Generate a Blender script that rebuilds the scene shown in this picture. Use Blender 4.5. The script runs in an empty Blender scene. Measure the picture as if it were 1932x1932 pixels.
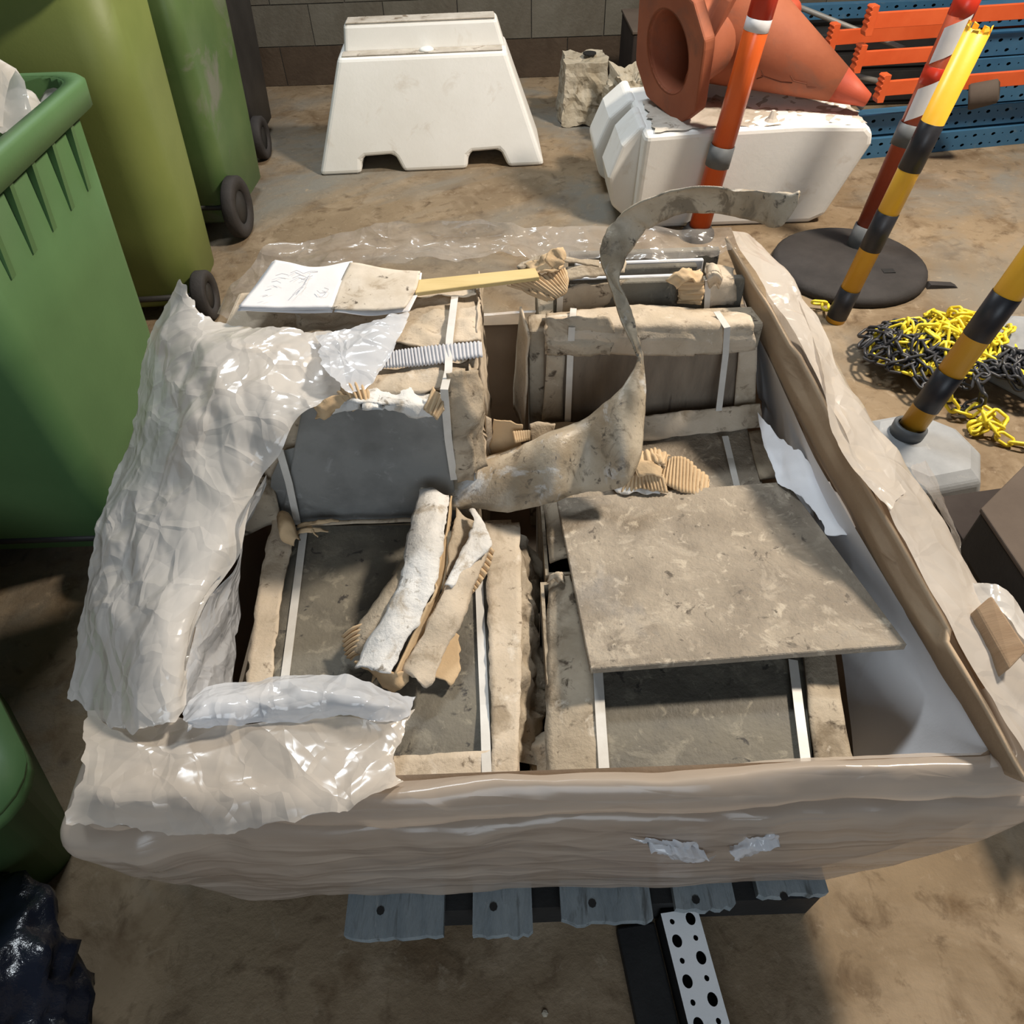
import bpy, bmesh, math, random
from mathutils import Vector, Matrix, noise
random.seed(7)
SC = bpy.context.scene
COL = SC.collection
PI = math.pi

# ------------------------------------------------------------------ camera
EYE = Vector((0, 0, 1.5)); FPX = 1375.0
_p, _r = math.radians(47), math.radians(-2)
_fw = Vector((0, math.cos(_p), -math.sin(_p))); _rt = Vector((1, 0, 0)); _up = _rt.cross(_fw)
RT = _rt * math.cos(_r) + _up * math.sin(_r); UP = _up * math.cos(_r) - _rt * math.sin(_r); FW = _fw
camd = bpy.data.cameras.new('camera'); cam = bpy.data.objects.new('camera', camd); COL.objects.link(cam)
camd.sensor_width = 36; camd.lens = 36 * FPX / 1932; camd.clip_start = .02
cam.matrix_world = Matrix(((RT.x, UP.x, -FW.x, EYE.x), (RT.y, UP.y, -FW.y, EYE.y), (RT.z, UP.z, -FW.z, EYE.z), (0, 0, 0, 1)))
SC.camera = cam

# ------------------------------------------------------------------ light
w = bpy.data.worlds.new('world'); SC.world = w; w.use_nodes = True
w.node_tree.nodes['Background'].inputs[0].default_value = (.80, .90, 1, 1)
w.node_tree.nodes['Background'].inputs[1].default_value = .035
SC.view_settings.view_transform = 'Standard'; SC.view_settings.look = 'None'
SC.view_settings.exposure = 0.12; SC.view_settings.gamma = 1; SC.view_settings.use_curve_mapping = False

def area(name, loc, target, size, power, color):
    d = bpy.data.lights.new(name, 'AREA'); d.shape = 'RECTANGLE'; d.size, d.size_y = size; d.energy = power; d.color = color
    o = bpy.data.objects.new(name, d); COL.objects.link(o); o.location = loc
    o.rotation_euler = (Vector(target) - Vector(loc)).to_track_quat('-Z', 'Y').to_euler()
    return o
area('warehouse_lamp', (2.35, 2.15, 3.4), (.1, 1.7, .3), (.36, .36), 205, (1, .885, .74))
area('ceiling_tube', (-.5, 3.6, 4.0), (.3, 1.2, .3), (1.5, .25), 95, (.88, .95, 1))
area('cool_front_fill', (.2, -3.2, 2.3), (.3, .8, .2), (2.4, 2.2), 72, (.80, .90, 1))  # added cool fill light behind the camera, no door stands there

# ------------------------------------------------------------------ helpers
def ray(px, py): return FW * FPX + RT * (px - 966) - UP * (py - 966)
def at(px, py, z):
    d = ray(px, py); return EYE + d * ((z - EYE.z) / d.z)
def aty(px, py, Y):
    d = ray(px, py); return EYE + d * (Y / d.y)
def V(p):
    return p.copy() if isinstance(p, Vector) else at(*p)

def tag(o, label, cat, group=None, kind=None):
    if label: o['label'] = label
    if cat: o['category'] = cat
    if group: o['group'] = group
    if kind: o['kind'] = kind
    return o
def thing(name, label, cat, loc=(0, 0, 0), rot=(0, 0, 0), group=None):
    o = bpy.data.objects.new(name, None); COL.objects.link(o); o.empty_display_size = .05
    o.location = loc; o.rotation_euler = rot
    return tag(o, label, cat, group)
def link(name, me, m, parent=None, local=False):
    """local=False: the mesh is in world coordinates and the parent is unrotated"""
    o = bpy.data.objects.new(name, me); COL.objects.link(o)
    if m and not me.materials: me.materials.append(m)
    if parent:
        o.parent = parent
        if not local:
            q = parent; off = Vector()
            while q: off += q.location; q = q.parent
            o.location = -off
    return o
def mesh(name, vs, fs, smooth=False):
    me = bpy.data.meshes.new(name); me.from_pydata([tuple(v) for v in vs], [], fs); me.update()
    if smooth:
        for p in me.polygons: p.use_smooth = True
    return me
class MB:
    def __init__(s): s.v = []; s.f = []
    def add(s, vs, fs):
        n = len(s.v); s.v += [tuple(v) for v in vs]; s.f += [tuple(i + n for i in f) for f in fs]; return s
    def box(s, lo, hi, M=None):
        vs = [Vector((x, y, z)) for z in (lo[2], hi[2]) for y in (lo[1], hi[1]) for x in (lo[0], hi[0])]
        if M: vs = [M @ v for v in vs]
        return s.add(vs, [(0, 2, 3, 1), (4, 5, 7, 6), (0, 1, 5, 4), (2, 6, 7, 3), (0, 4, 6, 2), (1, 3, 7, 5)])
    def hexa(s, b, t):
        return s.add(list(b) + list(t), [(3, 2, 1, 0), (4, 5, 6, 7), (0, 1, 5, 4), (1, 2, 6, 5), (2, 3, 7, 6), (3, 0, 4, 7)])
    def lathe(s, prof, n=24, M=None, close=False):
        base = len(s.v); vs = []
        for r, z in prof:
            for k in range(n):
                a = 2 * PI * k / n; v = Vector((r * math.cos(a), r * math.sin(a), z)); vs.append(M @ v if M else v)
        fs = []
        m = len(prof)
        for i in range(m if close else m - 1):
            for k in range(n):
                a, b = i * n, ((i + 1) % m) * n; fs.append((a + k, a + (k + 1) % n, b + (k + 1) % n, b + k))
        if not close:
            if prof[0][0] > 1e-6: fs.append(tuple(range(n - 1, -1, -1)))
            if prof[-1][0] > 1e-6: fs.append(tuple(range((m - 1) * n, m * n)))
        return s.add(vs, fs)
    def tube(s, path, r, n=8, closed=False):
        path = [Vector(p) for p in path]; m = len(path); vs = []; fs = []
        prev = None
        for i, p in enumerate(path):
            t = (path[(i + 1) % m] - path[i - 1]) if closed else (path[min(i + 1, m - 1)] - path[max(i - 1, 0)])
            t.normalize()
            a = (prev - t * prev.dot(t)) if prev else t.orthogonal()
            a.normalize(); prev = a; b = t.cross(a)
            for k in range(n):
                q = 2 * PI * k / n; vs.append(p + (a * math.cos(q) + b * math.sin(q)) * r)
        for i in range(m if closed else m - 1):
            for k in range(n):
                x, y = i * n, ((i + 1) % m) * n; fs.append((x + k, x + (k + 1) % n, y + (k + 1) % n, y + k))
        if not closed: fs += [tuple(range(n - 1, -1, -1)), tuple(range((m - 1) * n, m * n))]
        return s.add(vs, fs)
    def prism(s, poly, y0, y1, M=None):
        """poly (x,z) counter-clockwise seen from -y; y0/y1 numbers or functions of (x,z)"""
        n = len(poly); g = lambda y, x, z: y(x, z) if callable(y) else y
        vs = [Vector((x, g(y0, x, z), z)) for x, z in poly] + [Vector((x, g(y1, x, z), z)) for x, z in poly]
        if M: vs = [M @ v for v in vs]
        return s.add(vs, [tuple(range(n)), tuple(range(2 * n - 1, n - 1, -1))] + [(i, i + n, (i + 1) % n + n, (i + 1) % n) for i in range(n)])
    def build(s, name, m, parent=None, smooth=False, local=False, bevel=0, seg=2):
        me = mesh(name, s.v, s.f, smooth); o = link(name, me, m, parent, local)
        if bevel:
            b = o.modifiers.new('bevel', 'BEVEL'); b.width = bevel; b.segments = seg; b.limit_method = 'ANGLE'; b.angle_limit = math.radians(35)
        return o

def cr(pts, t):
    n = len(pts); x = t * (n - 1); i = min(int(x), n - 2); u = x - i
    p1, p2 = pts[i], pts[i + 1]
    p0 = pts[i - 1] if i > 0 else p1 * 2 - p2
    p3 = pts[i + 2] if i + 2 < n else p2 * 2 - p1
    return (p1 * 2 + (p2 - p0) * u + (p0 * 2 - p1 * 5 + p2 * 4 - p3) * u * u + (p1 * 3 - p0 - p2 * 3 + p3) * u ** 3) * .5

def crumple(p, freq, seed, stretch=(1, 1, 1)):
    q = Vector((p.x * stretch[0], p.y * stretch[1], p.z * stretch[2])) * freq + Vector((seed * 3.7, seed * 1.3, seed * 2.1))
    a = noise.noise(q, noise_basis='VORONOI_F1'); b = noise.noise(q * 2.3 + Vector((5, 1, 2)), noise_basis='VORONOI_F1')
    c = noise.noise(q * .5)
    return (a - .5) + .45 * (b - .5) + .8 * c
_fd = {}
def folds(p, freq, seed):
    if seed not in _fd:
        rn = random.Random(seed * 77 + 5); _fd[seed] = [(Vector((rn.gauss(0, 1), rn.gauss(0, 1), rn.gauss(0, .7))).normalized(), rn.uniform(.35, 1.1), rn.random(), Vector((rn.random() * 9, rn.random() * 9, rn.random() * 9))) for _ in range(8)]
    h = 0; wob = noise.noise(p * freq * .45 + Vector((seed, 2, 1)))
    for d, f, ph, off in _fd[seed]:
        x = d.dot(p) * freq * f + .55 * wob + ph
        w_ = noise.noise(p * freq * .28 + off) + .12
        if w_ > 0: h += (abs((x % 1) * 2 - 1) - .5) * min(1, w_ * 2.2) / (f + .3)
    return h * .55 + .7 * wob
def folds2(p, freq, seed): return folds(p, freq, seed) + .28 * folds(p, freq * 2.6, seed + 40) + .05 * folds(p, freq * 6, seed + 80)
def sheet(name, rows, nu, nv, m, parent=None, amp=0, freq=9, seed=1, stretch=(1, 1, 1), rag=0, ragf=40, solid=0, corr=None, smooth=True, fold=0, ragsides=(1, 1, 1, 1)):
    """smooth surface through rows of control points; corr=(amplitude, waves, 'u' or 'v') makes flutes"""
    rows = [[V(p) for p in r] for r in rows]
    g = []
    for j in range(nv + 1):
        t = j / nv
        line = [cr([cr(r, k / (len(rows[0]) - 1)) for r in rows], t) for k in range(len(rows[0]))]
        g.append([cr(line, i / nu) for i in range(nu + 1)])
    out = []
    for j in range(nv + 1):
        for i in range(nu + 1):
            p = g[j][i]
            du = g[j][min(i + 1, nu)] - g[j][max(i - 1, 0)]; dv = g[min(j + 1, nv)][i] - g[max(j - 1, 0)][i]
            nrm = du.cross(dv)
            nrm = nrm.normalized() if nrm.length > 1e-9 else Vector((0, 0, 1))
            if nrm.z < 0: nrm = -nrm
            q = p.copy()
            if amp: q += nrm * amp * crumple(p, freq, seed, stretch)
            if fold: q += nrm * fold * folds2(p, freq, seed)
            if corr: q += nrm * corr[0] * math.sin(2 * PI * corr[1] * (i / nu if corr[2] == 'u' else j / nv))
            if rag:
                e = noise.noise(p * ragf + Vector((seed, 0, seed))) * rag + noise.noise(p * ragf * 2.7 + Vector((0, seed, 0))) * rag * .5
                if j == 0 and ragsides[0] or j == nv and ragsides[1]: q += dv.normalized() * e if dv.length else Vector()
                if i == 0 and ragsides[2] or i == nu and ragsides[3]: q += du.normalized() * e if du.length else Vector()
            out.append(q)
    n = nu + 1
    fs = [(j * n + i, j * n + i + 1, (j + 1) * n + i + 1, (j + 1) * n + i) for j in range(nv) for i in range(nu)]
    o = link(name, mesh(name, out, fs, smooth), m, parent)
    if solid:
        s = o.modifiers.new('solidify', 'SOLIDIFY'); s.thickness = solid; s.offset = 0
    return o
def ribbon(name, pairs, m, parent=None, n=24, k=4, bulge=0, **kw):
    """pairs: ((ax,ay,az),(bx,by,bz)) the two edges along its length"""
    rows = []
    for pr in pairs:
        a, b = pr[:2]; A, B = V(a), V(b); bulge = pr[2] if len(pr) > 2 else bulge; mid = (A + B) / 2 + Vector((0, 0, bulge)); rows.append([A, (A + mid) / 2 + Vector((0, 0, bulge * .25)), mid, (B + mid) / 2 + Vector((0, 0, bulge * .25)), B])
    return sheet(name, rows, k, n, m, parent, **kw)

# ------------------------------------------------------------------ materials
def mat(name, c1, c2=None, scale=6, rough=.7, rough2=None, bump=.15, bscale=60, detail=6, spec=.4, metal=0, stretch=(1, 1, 1), spots=None, contrast=(.35, .65), coords='Object', layers=()):
    m = bpy.data.materials.new(name); m.use_nodes = True; nt = m.node_tree; N = nt.nodes; L = nt.links
    b = N['Principled BSDF']; b.inputs['Metallic'].default_value = metal; b.inputs['Specular IOR Level'].default_value = spec
    tc = N.new('ShaderNodeTexCoord'); mp = N.new('ShaderNodeMapping'); mp.inputs['Scale'].default_value = stretch
    L.new(tc.outputs[coords], mp.inputs[0])
    def noisen(sc, det, r=.6, dist=0):
        t = N.new('ShaderNodeTexNoise'); t.inputs['Scale'].default_value = sc; t.inputs['Detail'].default_value = det; t.inputs['Roughness'].default_value = r; t.inputs['Distortion'].default_value = dist
        L.new(mp.outputs[0], t.inputs['Vector']); return t
    def ramp(src, lo, hi):
        r = N.new('ShaderNodeMapRange'); r.inputs[1].default_value = lo; r.inputs[2].default_value = hi; L.new(src, r.inputs[0]); return r.outputs[0]
    def mixc(fac, a, bcol):
        x = N.new('ShaderNodeMix'); x.data_type = 'RGBA'; L.new(fac, x.inputs[0])
        if hasattr(a, 'links'): L.new(a, x.inputs[6])
        else: x.inputs[6].default_value = (*a, 1)
        x.inputs[7].default_value = (*bcol, 1); return x.outputs[2]
    n1 = noisen(scale, detail)
    f = ramp(n1.outputs[0], *contrast)
    col = mixc(f, c1, c2 or c1)
    lay = list(layers)
    if spots: lay.append(spots)
    for i, (sc, lo, hi, c) in enumerate(lay):   # further tones: scale, low, high, colour
        t = noisen(sc, 5, .65, .6); off = t
        mm = N.new('ShaderNodeMapping'); mm.inputs['Location'].default_value = (i * 7.3 + 3, i * 2.1, 5); mm.inputs['Scale'].default_value = stretch
        L.new(tc.outputs[coords], mm.inputs[0]); L.new(mm.outputs[0], t.inputs['Vector'])
        col = mixc(ramp(t.outputs[0], lo, hi), col, c)
    L.new(col, b.inputs['Base Color'])
    if rough2 is None: b.inputs['Roughness'].default_value = rough
    else:
        r = N.new('ShaderNodeMapRange'); r.inputs[3].default_value = rough; r.inputs[4].default_value = rough2; r.inputs[1].default_value = .3; r.inputs[2].default_value = .7
        L.new(n1.outputs[0], r.inputs[0]); L.new(r.outputs[0], b.inputs['Roughness'])
    if bump:
        t = noisen(bscale, 6, .65); bn = N.new('ShaderNodeBump'); bn.inputs['Strength'].default_value = bump; bn.inputs['Distance'].default_value = .01
        L.new(t.outputs[0], bn.inputs['Height']); L.new(bn.outputs[0], b.inputs['Normal'])
    return m
def film(name, col, opac, rough=.2, bscale=14, bump=.5, var=.25, stretch=(1, 1, 1), col2=None):
    m = bpy.data.materials.new(name); m.use_nodes = True; nt = m.node_tree; N = nt.nodes; L = nt.links
    b = N['Principled BSDF']; b.inputs['Base Color'].default_value = (*col, 1); b.inputs['Roughness'].default_value = rough; b.inputs['Specular IOR Level'].default_value = .8
    tc = N.new('ShaderNodeTexCoord'); mp = N.new('ShaderNodeMapping'); mp.inputs['Scale'].default_value = stretch; L.new(tc.outputs['Object'], mp.inputs[0])
    nz = N.new('ShaderNodeTexNoise'); nz.inputs['Scale'].default_value = bscale * .6; nz.inputs['Detail'].default_value = 4; nz.inputs['Distortion'].default_value = .8
    ad = N.new('ShaderNodeVectorMath'); ad.operation = 'MULTIPLY_ADD'; ad.inputs[1].default_value = (.10, .10, .10)
    L.new(mp.outputs[0], nz.inputs['Vector']); L.new(nz.outputs['Color'], ad.inputs[0]); L.new(mp.outputs[0], ad.inputs[2])
    prev = None
    for sc_, wt in ((bscale, 1.0), (bscale * 2.7, .4)):
        v = N.new('ShaderNodeTexVoronoi'); v.inputs['Scale'].default_value = sc_; v.feature = 'DISTANCE_TO_EDGE'; L.new(ad.outputs[0], v.inputs['Vector'])
        cl = N.new('ShaderNodeMapRange'); cl.inputs[1].default_value = 0; cl.inputs[2].default_value = .16; cl.inputs[3].default_value = wt; cl.inputs[4].default_value = 0; L.new(v.outputs['Distance'], cl.inputs[0])
        if prev is None: prev = cl.outputs[0]
        else:
            sm = N.new('ShaderNodeMath'); L.new(prev, sm.inputs[0]); L.new(cl.outputs[0], sm.inputs[1]); prev = sm.outputs[0]
    mx = N.new('ShaderNodeMath'); mx.operation = 'MULTIPLY_ADD'; mx.inputs[1].default_value = 1.2; L.new(nz.outputs[0], mx.inputs[0]); L.new(prev, mx.inputs[2])
    bn = N.new('ShaderNodeBump'); bn.inputs['Strength'].default_value = bump; bn.inputs['Distance'].default_value = .012
    L.new(mx.outputs[0], bn.inputs['Height']); L.new(bn.outputs[0], b.inputs['Normal'])
    if col2:
        x = N.new('ShaderNodeMix'); x.data_type = 'RGBA'; x.inputs[6].default_value = (*col, 1); x.inputs[7].default_value = (*col2, 1)
        L.new(nz.outputs[0], x.inputs[0]); L.new(x.outputs[2], b.inputs['Base Color'])
    tl = N.new('ShaderNodeBsdfTranslucent'); tl.inputs['Color'].default_value = (*col, 1); mt = N.new('ShaderNodeMixShader'); mt.inputs[0].default_value = .32; L.new(b.outputs[0], mt.inputs[1]); L.new(tl.outputs[0], mt.inputs[2])
    tr = N.new('ShaderNodeBsdfTransparent'); ms = N.new('ShaderNodeMixShader')
    n2 = N.new('ShaderNodeTexNoise'); n2.inputs['Scale'].default_value = 7; n2.inputs['Detail'].default_value = 3; L.new(mp.outputs[0], n2.inputs['Vector'])
    r = N.new('ShaderNodeMapRange'); r.inputs[1].default_value = .3; r.inputs[2].default_value = .7; r.inputs[3].default_value = max(0, opac - var); r.inputs[4].default_value = min(1, opac + var)
    L.new(n2.outputs[0], r.inputs[0]); L.new(r.outputs[0], ms.inputs[0]); L.new(tr.outputs[0], ms.inputs[1]); L.new(mt.outputs[0], ms.inputs[2])
    L.new(ms.outputs[0], N['Material Output'].inputs['Surface'])
    return m
M = {}
M['floor'] = mat('concrete_floor', (.185, .132, .080), (.27, .20, .125), 1.6, .75, .9, .45, 26, spec=.25, contrast=(.36, .64), layers=[(3.2, .50, .68, (.31, .235, .155)), (6, .53, .70, (.145, .095, .052)), (15, .55, .74, (.105, .068, .038)), (.9, .52, .66, (.205, .19, .16)), (24, .60, .76, (.33, .26, .18))])
M['wall'] = mat('wall_blocks', (.115, .105, .082), (.15, .138, .112), 4, .9, None, .4, 45, layers=[(1.6, .5, .72, (.09, .075, .055))])
M['wall_low'] = mat('dark_brown_blocks', (.055, .037, .024), (.08, .056, .037), 4, .9, None, .4, 45, layers=[(3, .55, .7, (.10, .075, .052))])  # lowest course only, a darker brown than the blocks above
M['mortar'] = mat('mortar', (.09, .078, .06), (.11, .095, .074), 10, .95)
M['tile'] = mat('stone_tile', (.105, .094, .075), (.165, .148, .115), 8, .5, .75, .3, 70, contrast=(.4, .6), layers=[(14, .56, .64, (.20, .18, .14)), (34, .58, .66, (.24, .215, .165)), (30, .62, .68, (.045, .04, .035))])
M['tile_tan'] = mat('tan_stone_tile', (.21, .172, .128), (.31, .26, .198), 8, .5, .75, .6, 60, contrast=(.4, .6), layers=[(13, .55, .64, (.36, .305, .235)), (34, .57, .66, (.44, .375, .29)), (30, .62, .68, (.10, .08, .06)), (3.2, .56, .68, (.27, .245, .215))])
M['tile_slate'] = mat('slate_tile', (.15, .15, .143), (.215, .214, .203), 7, .45, .65, .12, 60, contrast=(.4, .6), layers=[(4, .55, .68, (.115, .11, .10)), (26, .60, .70, (.26, .26, .25))])
M['tile_edge'] = mat('brown_stone_tile', (.16, .125, .092), (.24, .19, .14), 12, .6, .8, .4, 60, stretch=(2.2, 2.2, .5), layers=[(20, .62, .7, (.10, .078, .058))])
M['card'] = mat('carton_board', (.44, .36, .265), (.55, .46, .355), 9, .85, None, .3, 120, spec=.2, contrast=(.38, .62), layers=[(13, .56, .70, (.31, .245, .17)), (40, .60, .70, (.20, .155, .11)), (26, .60, .72, (.62, .55, .46))])
M['card_dirty'] = mat('dirty_carton_board', (.33, .27, .195), (.46, .385, .29), 9, .85, None, .35, 120, spec=.2, contrast=(.38, .62), layers=[(12, .52, .66, (.19, .148, .10)), (36, .58, .68, (.095, .072, .05)), (28, .62, .74, (.56, .49, .40))])
M['card_brown'] = mat('brown_corrugated_board', (.47, .33, .19), (.56, .41, .25), 8, .85, None, .2, 80, spec=.2, layers=[(14, .62, .74, (.26, .17, .09))])
M['card_white'] = mat('white_faced_board', (.60, .58, .545), (.74, .72, .69), 14, .5, .75, .35, 90, spec=.4, layers=[(22, .56, .70, (.40, .34, .265)), (50, .60, .70, (.22, .19, .15))])
M['card_wall'] = mat('tan_wall_board', (.36, .26, .17), (.44, .33, .22), 4, .75, None, .15, 60, spec=.3, layers=[(6, .6, .75, (.26, .18, .11))])
M['strap'] = mat('white_strap', (.54, .51, .465), (.62, .595, .55), 20, .45, spec=.5, bump=.05)
M['liner'] = mat('white_liner', (.80, .80, .82), (.86, .86, .88), 4, .6, None, .1, 20, spec=.4, layers=[(6, .62, .8, (.68, .65, .62))])
M['film'] = film('milky_film', (.76, .72, .665), .86, .14, 6, .30, .08, col2=(.82, .79, .755))
M['film_clear'] = film('clear_film', (.56, .51, .46), .36, .13, 6, .33, .14)
M['film_skirt'] = film('stretched_film', (.58, .475, .375), .68, .22, 4, .25, .18, stretch=(.4, .4, 2), col2=(.68, .60, .52))
M['film_collar'] = film('collar_film', (.66, .59, .51), .80, .20, 6, .28, .12, col2=(.74, .69, .63))
M['film_blue'] = film('bluish_film', (.74, .76, .80), .82, .13, 8, .32, .12)
M['skirt_board'] = mat('skirt_board', (.24, .165, .105), (.31, .22, .145), 5, .8, None, .15, 40, layers=[(3, .56, .70, (.19, .075, .04))])
M['band'] = mat('muddy_plastic_band', (.32, .255, .175), (.48, .41, .31), 9, .3, .65, .3, 45, spec=.55, contrast=(.4, .6), layers=[(10, .58, .68, (.60, .60, .59)), (20, .55, .64, (.19, .155, .11)), (52, .60, .68, (.11, .09, .07))])
M['green'] = mat('green_bin_plastic', (.068, .140, .052), (.082, .165, .062), 3, .5, None, .05, 90, spec=.35)
M['lime'] = mat('faded_lime_bin_plastic', (.155, .195, .052), (.185, .225, .062), 3, .5, None, .05, 90, spec=.35)
M['green2'] = mat('grubby_green_bin_plastic', (.075, .135, .042), (.105, .165, .058), 4, .42, None, .05, 90, spec=.4, layers=[(5, .56, .70, (.16, .17, .13))])
M['black'] = mat('black_plastic', (.022, .021, .021), (.035, .033, .032), 5, .5, None, .1, 60, spec=.4)
M['rubber'] = mat('black_rubber', (.028, .025, .024), (.045, .040, .038), 6, .75, None, .2, 70, spec=.3)
M['bag'] = mat('black_sack', (.008, .010, .018), (.012, .015, .026), 5, .2, None, .5, 14, spec=.6)
M['white'] = mat('white_barrier_plastic', (.80, .785, .745), (.86, .85, .82), 3, .55, None, .08, 50, spec=.35, layers=[(7, .60, .76, (.68, .63, .56))])
M['white_grime'] = mat('grimy_barrier_top', (.40, .35, .285), (.58, .53, .46), 9, .8, None, .2, 50, layers=[(16, .58, .7, (.18, .13, .085))])
M['orange'] = mat('orange_post', (.72, .11, .018), (.80, .145, .03), 4, .3, None, .03, 60, spec=.5)
M['red'] = mat('red_reflective', (.50, .030, .015), (.58, .045, .02), 6, .3, spec=.5, bump=.03)
M['redbrown'] = mat('dull_red_post', (.42, .075, .035), (.50, .10, .045), 6, .4, spec=.5, bump=.03)
M['reflwhite'] = mat('white_reflective', (.70, .70, .72), (.78, .78, .80), 10, .35, bump=.03)
M['greyband'] = mat('grey_sleeve', (.10, .108, .115), (.13, .138, .145), 9, .5, bump=.03)
M['yellow'] = mat('yellow_post', (.80, .42, .03), (.86, .50, .05), 4, .35, None, .03, 60, spec=.5)
M['blackband'] = mat('black_band', (.018, .018, .022), (.03, .03, .035), 8, .4, bump=.03)
M['cone'] = mat('orange_cone_rubber', (.29, .085, .042), (.36, .115, .058), 4, .7, None, .1, 50, spec=.25, layers=[(5, .56, .7, (.23, .09, .055))])
M['cone_red'] = mat('red_cone_tip', (.42, .065, .03), (.48, .085, .04), 4, .6, bump=.05)
M['concrete'] = mat('rough_concrete', (.33, .28, .20), (.50, .45, .36), 7, .9, None, .6, 30, spec=.2, layers=[(14, .56, .68, (.17, .135, .085))])
M['greybase'] = mat('grey_base_plastic', (.24, .25, .26), (.33, .34, .35), 6, .65, None, .1, 40, layers=[(12, .6, .74, (.42, .415, .40))])
M['chain_y'] = mat('yellow_chain_plastic', (.80, .62, .03), (.86, .70, .06), 9, .4, bump=0)
M['chain_k'] = mat('black_chain_plastic', (.028, .028, .032), (.045, .045, .05), 9, .4, bump=0)
M['blue'] = mat('blue_racking_steel', (.035, .115, .21), (.05, .15, .26), 4, .45, None, .08, 40, spec=.5, layers=[(9, .6, .74, (.13, .20, .25))])
M['beam'] = mat('orange_racking_steel', (.68, .10, .025), (.76, .135, .04), 4, .4, None, .05, 40, spec=.5)
M['steel'] = mat('grey_steel_rod', (.25, .235, .21), (.33, .31, .28), 9, .5, metal=.4, bump=.1)
M['galv'] = mat('galvanised_steel', (.90, .92, .93), (.96, .97, .98), 6, .25, .4, .08, 30, spec=.8, layers=[(16, .62, .76, (.74, .77, .78))])
M['dark'] = mat('near_black', (.012, .012, .012), (.02, .02, .02), 6, .7)
M['plank'] = mat('weathered_blue_plank', (.20, .235, .255), (.28, .315, .33), 5, .85, None, .5, 30, spec=.2, stretch=(6, .8, 2), layers=[(8, .56, .68, (.11, .12, .12)), (12, .62, .72, (.36, .385, .385))])
M['wood'] = mat('dark_pallet_wood', (.10, .085, .07), (.16, .135, .11), 6, .85, bump=.3)
M['woodblock'] = mat('brown_timber', (.27, .17, .095), (.35, .235, .14), 6, .8, stretch=(1, 6, 1), bump=.2)
M['strip'] = mat('yellowish_timber_strip', (.50, .37, .15), (.58, .44, .20), 7, .65, bump=.1, stretch=(1, 5, 5))
M['paper'] = mat('white_paper', (.70, .685, .69), (.76, .74, .735), 9, .8, bump=.05, spec=.2)
M['paper_dirty'] = mat('mud_stained_paper', (.50, .43, .34), (.62, .55, .46), 18, .85, bump=.1, spec=.2, layers=[(18, .54, .66, (.36, .29, .21)), (34, .60, .66, (.13, .105, .08))])
M['ink'] = mat('grey_ink', (.46, .46, .49), bump=0)
M['ink_dark'] = mat('dark_marker', (.16, .045, .02), bump=0)
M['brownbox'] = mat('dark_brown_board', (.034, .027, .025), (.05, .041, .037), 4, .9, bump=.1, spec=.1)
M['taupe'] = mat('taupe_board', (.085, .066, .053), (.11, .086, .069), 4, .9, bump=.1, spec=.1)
M['navy'] = mat('navy_plastic', (.035, .05, .085), (.05, .07, .11), 4, .5)

# ------------------------------------------------------------------ setting
fl = MB().add([(-7, -4, 0), (8, -4, 0), (8, 5.15, 0), (-7, 5.15, 0)], [(0, 1, 2, 3)]).build('floor', M['floor']); fl['kind'] = 'structure'
wl = MB().box((-7, 5.15, -.02), (8, 5.4, 3.2)).build('wall_back', M['mortar']); wl['kind'] = 'structure'
bw, bh = .44, .215
bme = MB().box((.003, -.006, .003), (bw - .003, 0, bh - .003)); blk = mesh('block', bme.v, bme.f)
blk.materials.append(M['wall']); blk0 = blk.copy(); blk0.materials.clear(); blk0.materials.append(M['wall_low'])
for r in range(11):
    for k in range(-9, 16):
        x = k * bw + (bw / 2 if r % 2 else 0)
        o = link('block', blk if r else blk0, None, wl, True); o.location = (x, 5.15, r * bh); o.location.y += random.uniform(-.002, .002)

# ------------------------------------------------------------------ wheelie bins
def rrect(hx, hy, r, n=5):
    pts = []
    for cx, cy, a0 in ((hx - r, hy - r, 0), (-hx + r, hy - r, 90), (-hx + r, -hy + r, 180), (hx - r, -hy + r, 270)):
        for k in range(n + 1):
            a = math.radians(a0 + 90 * k / n); pts.append((cx + r * math.cos(a), cy + r * math.sin(a)))
    return pts
def loft(rings, capb=True, capt=False):
    """rings: list of (list of xy, z)"""
    n = len(rings[0][0]); vs = []; fs = []
    for pts, z in rings: vs += [(x, y, z) for x, y in pts]
    for i in range(len(rings) - 1):
        for k in range(n): fs.append((i * n + k, i * n + (k + 1) % n, (i + 1) * n + (k + 1) % n, (i + 1) * n + k))
    if capb: fs.append(tuple(range(n - 1, -1, -1)))
    if capt: fs.append(tuple(range((len(rings) - 1) * n, len(rings) * n)))
    return vs, fs
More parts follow.
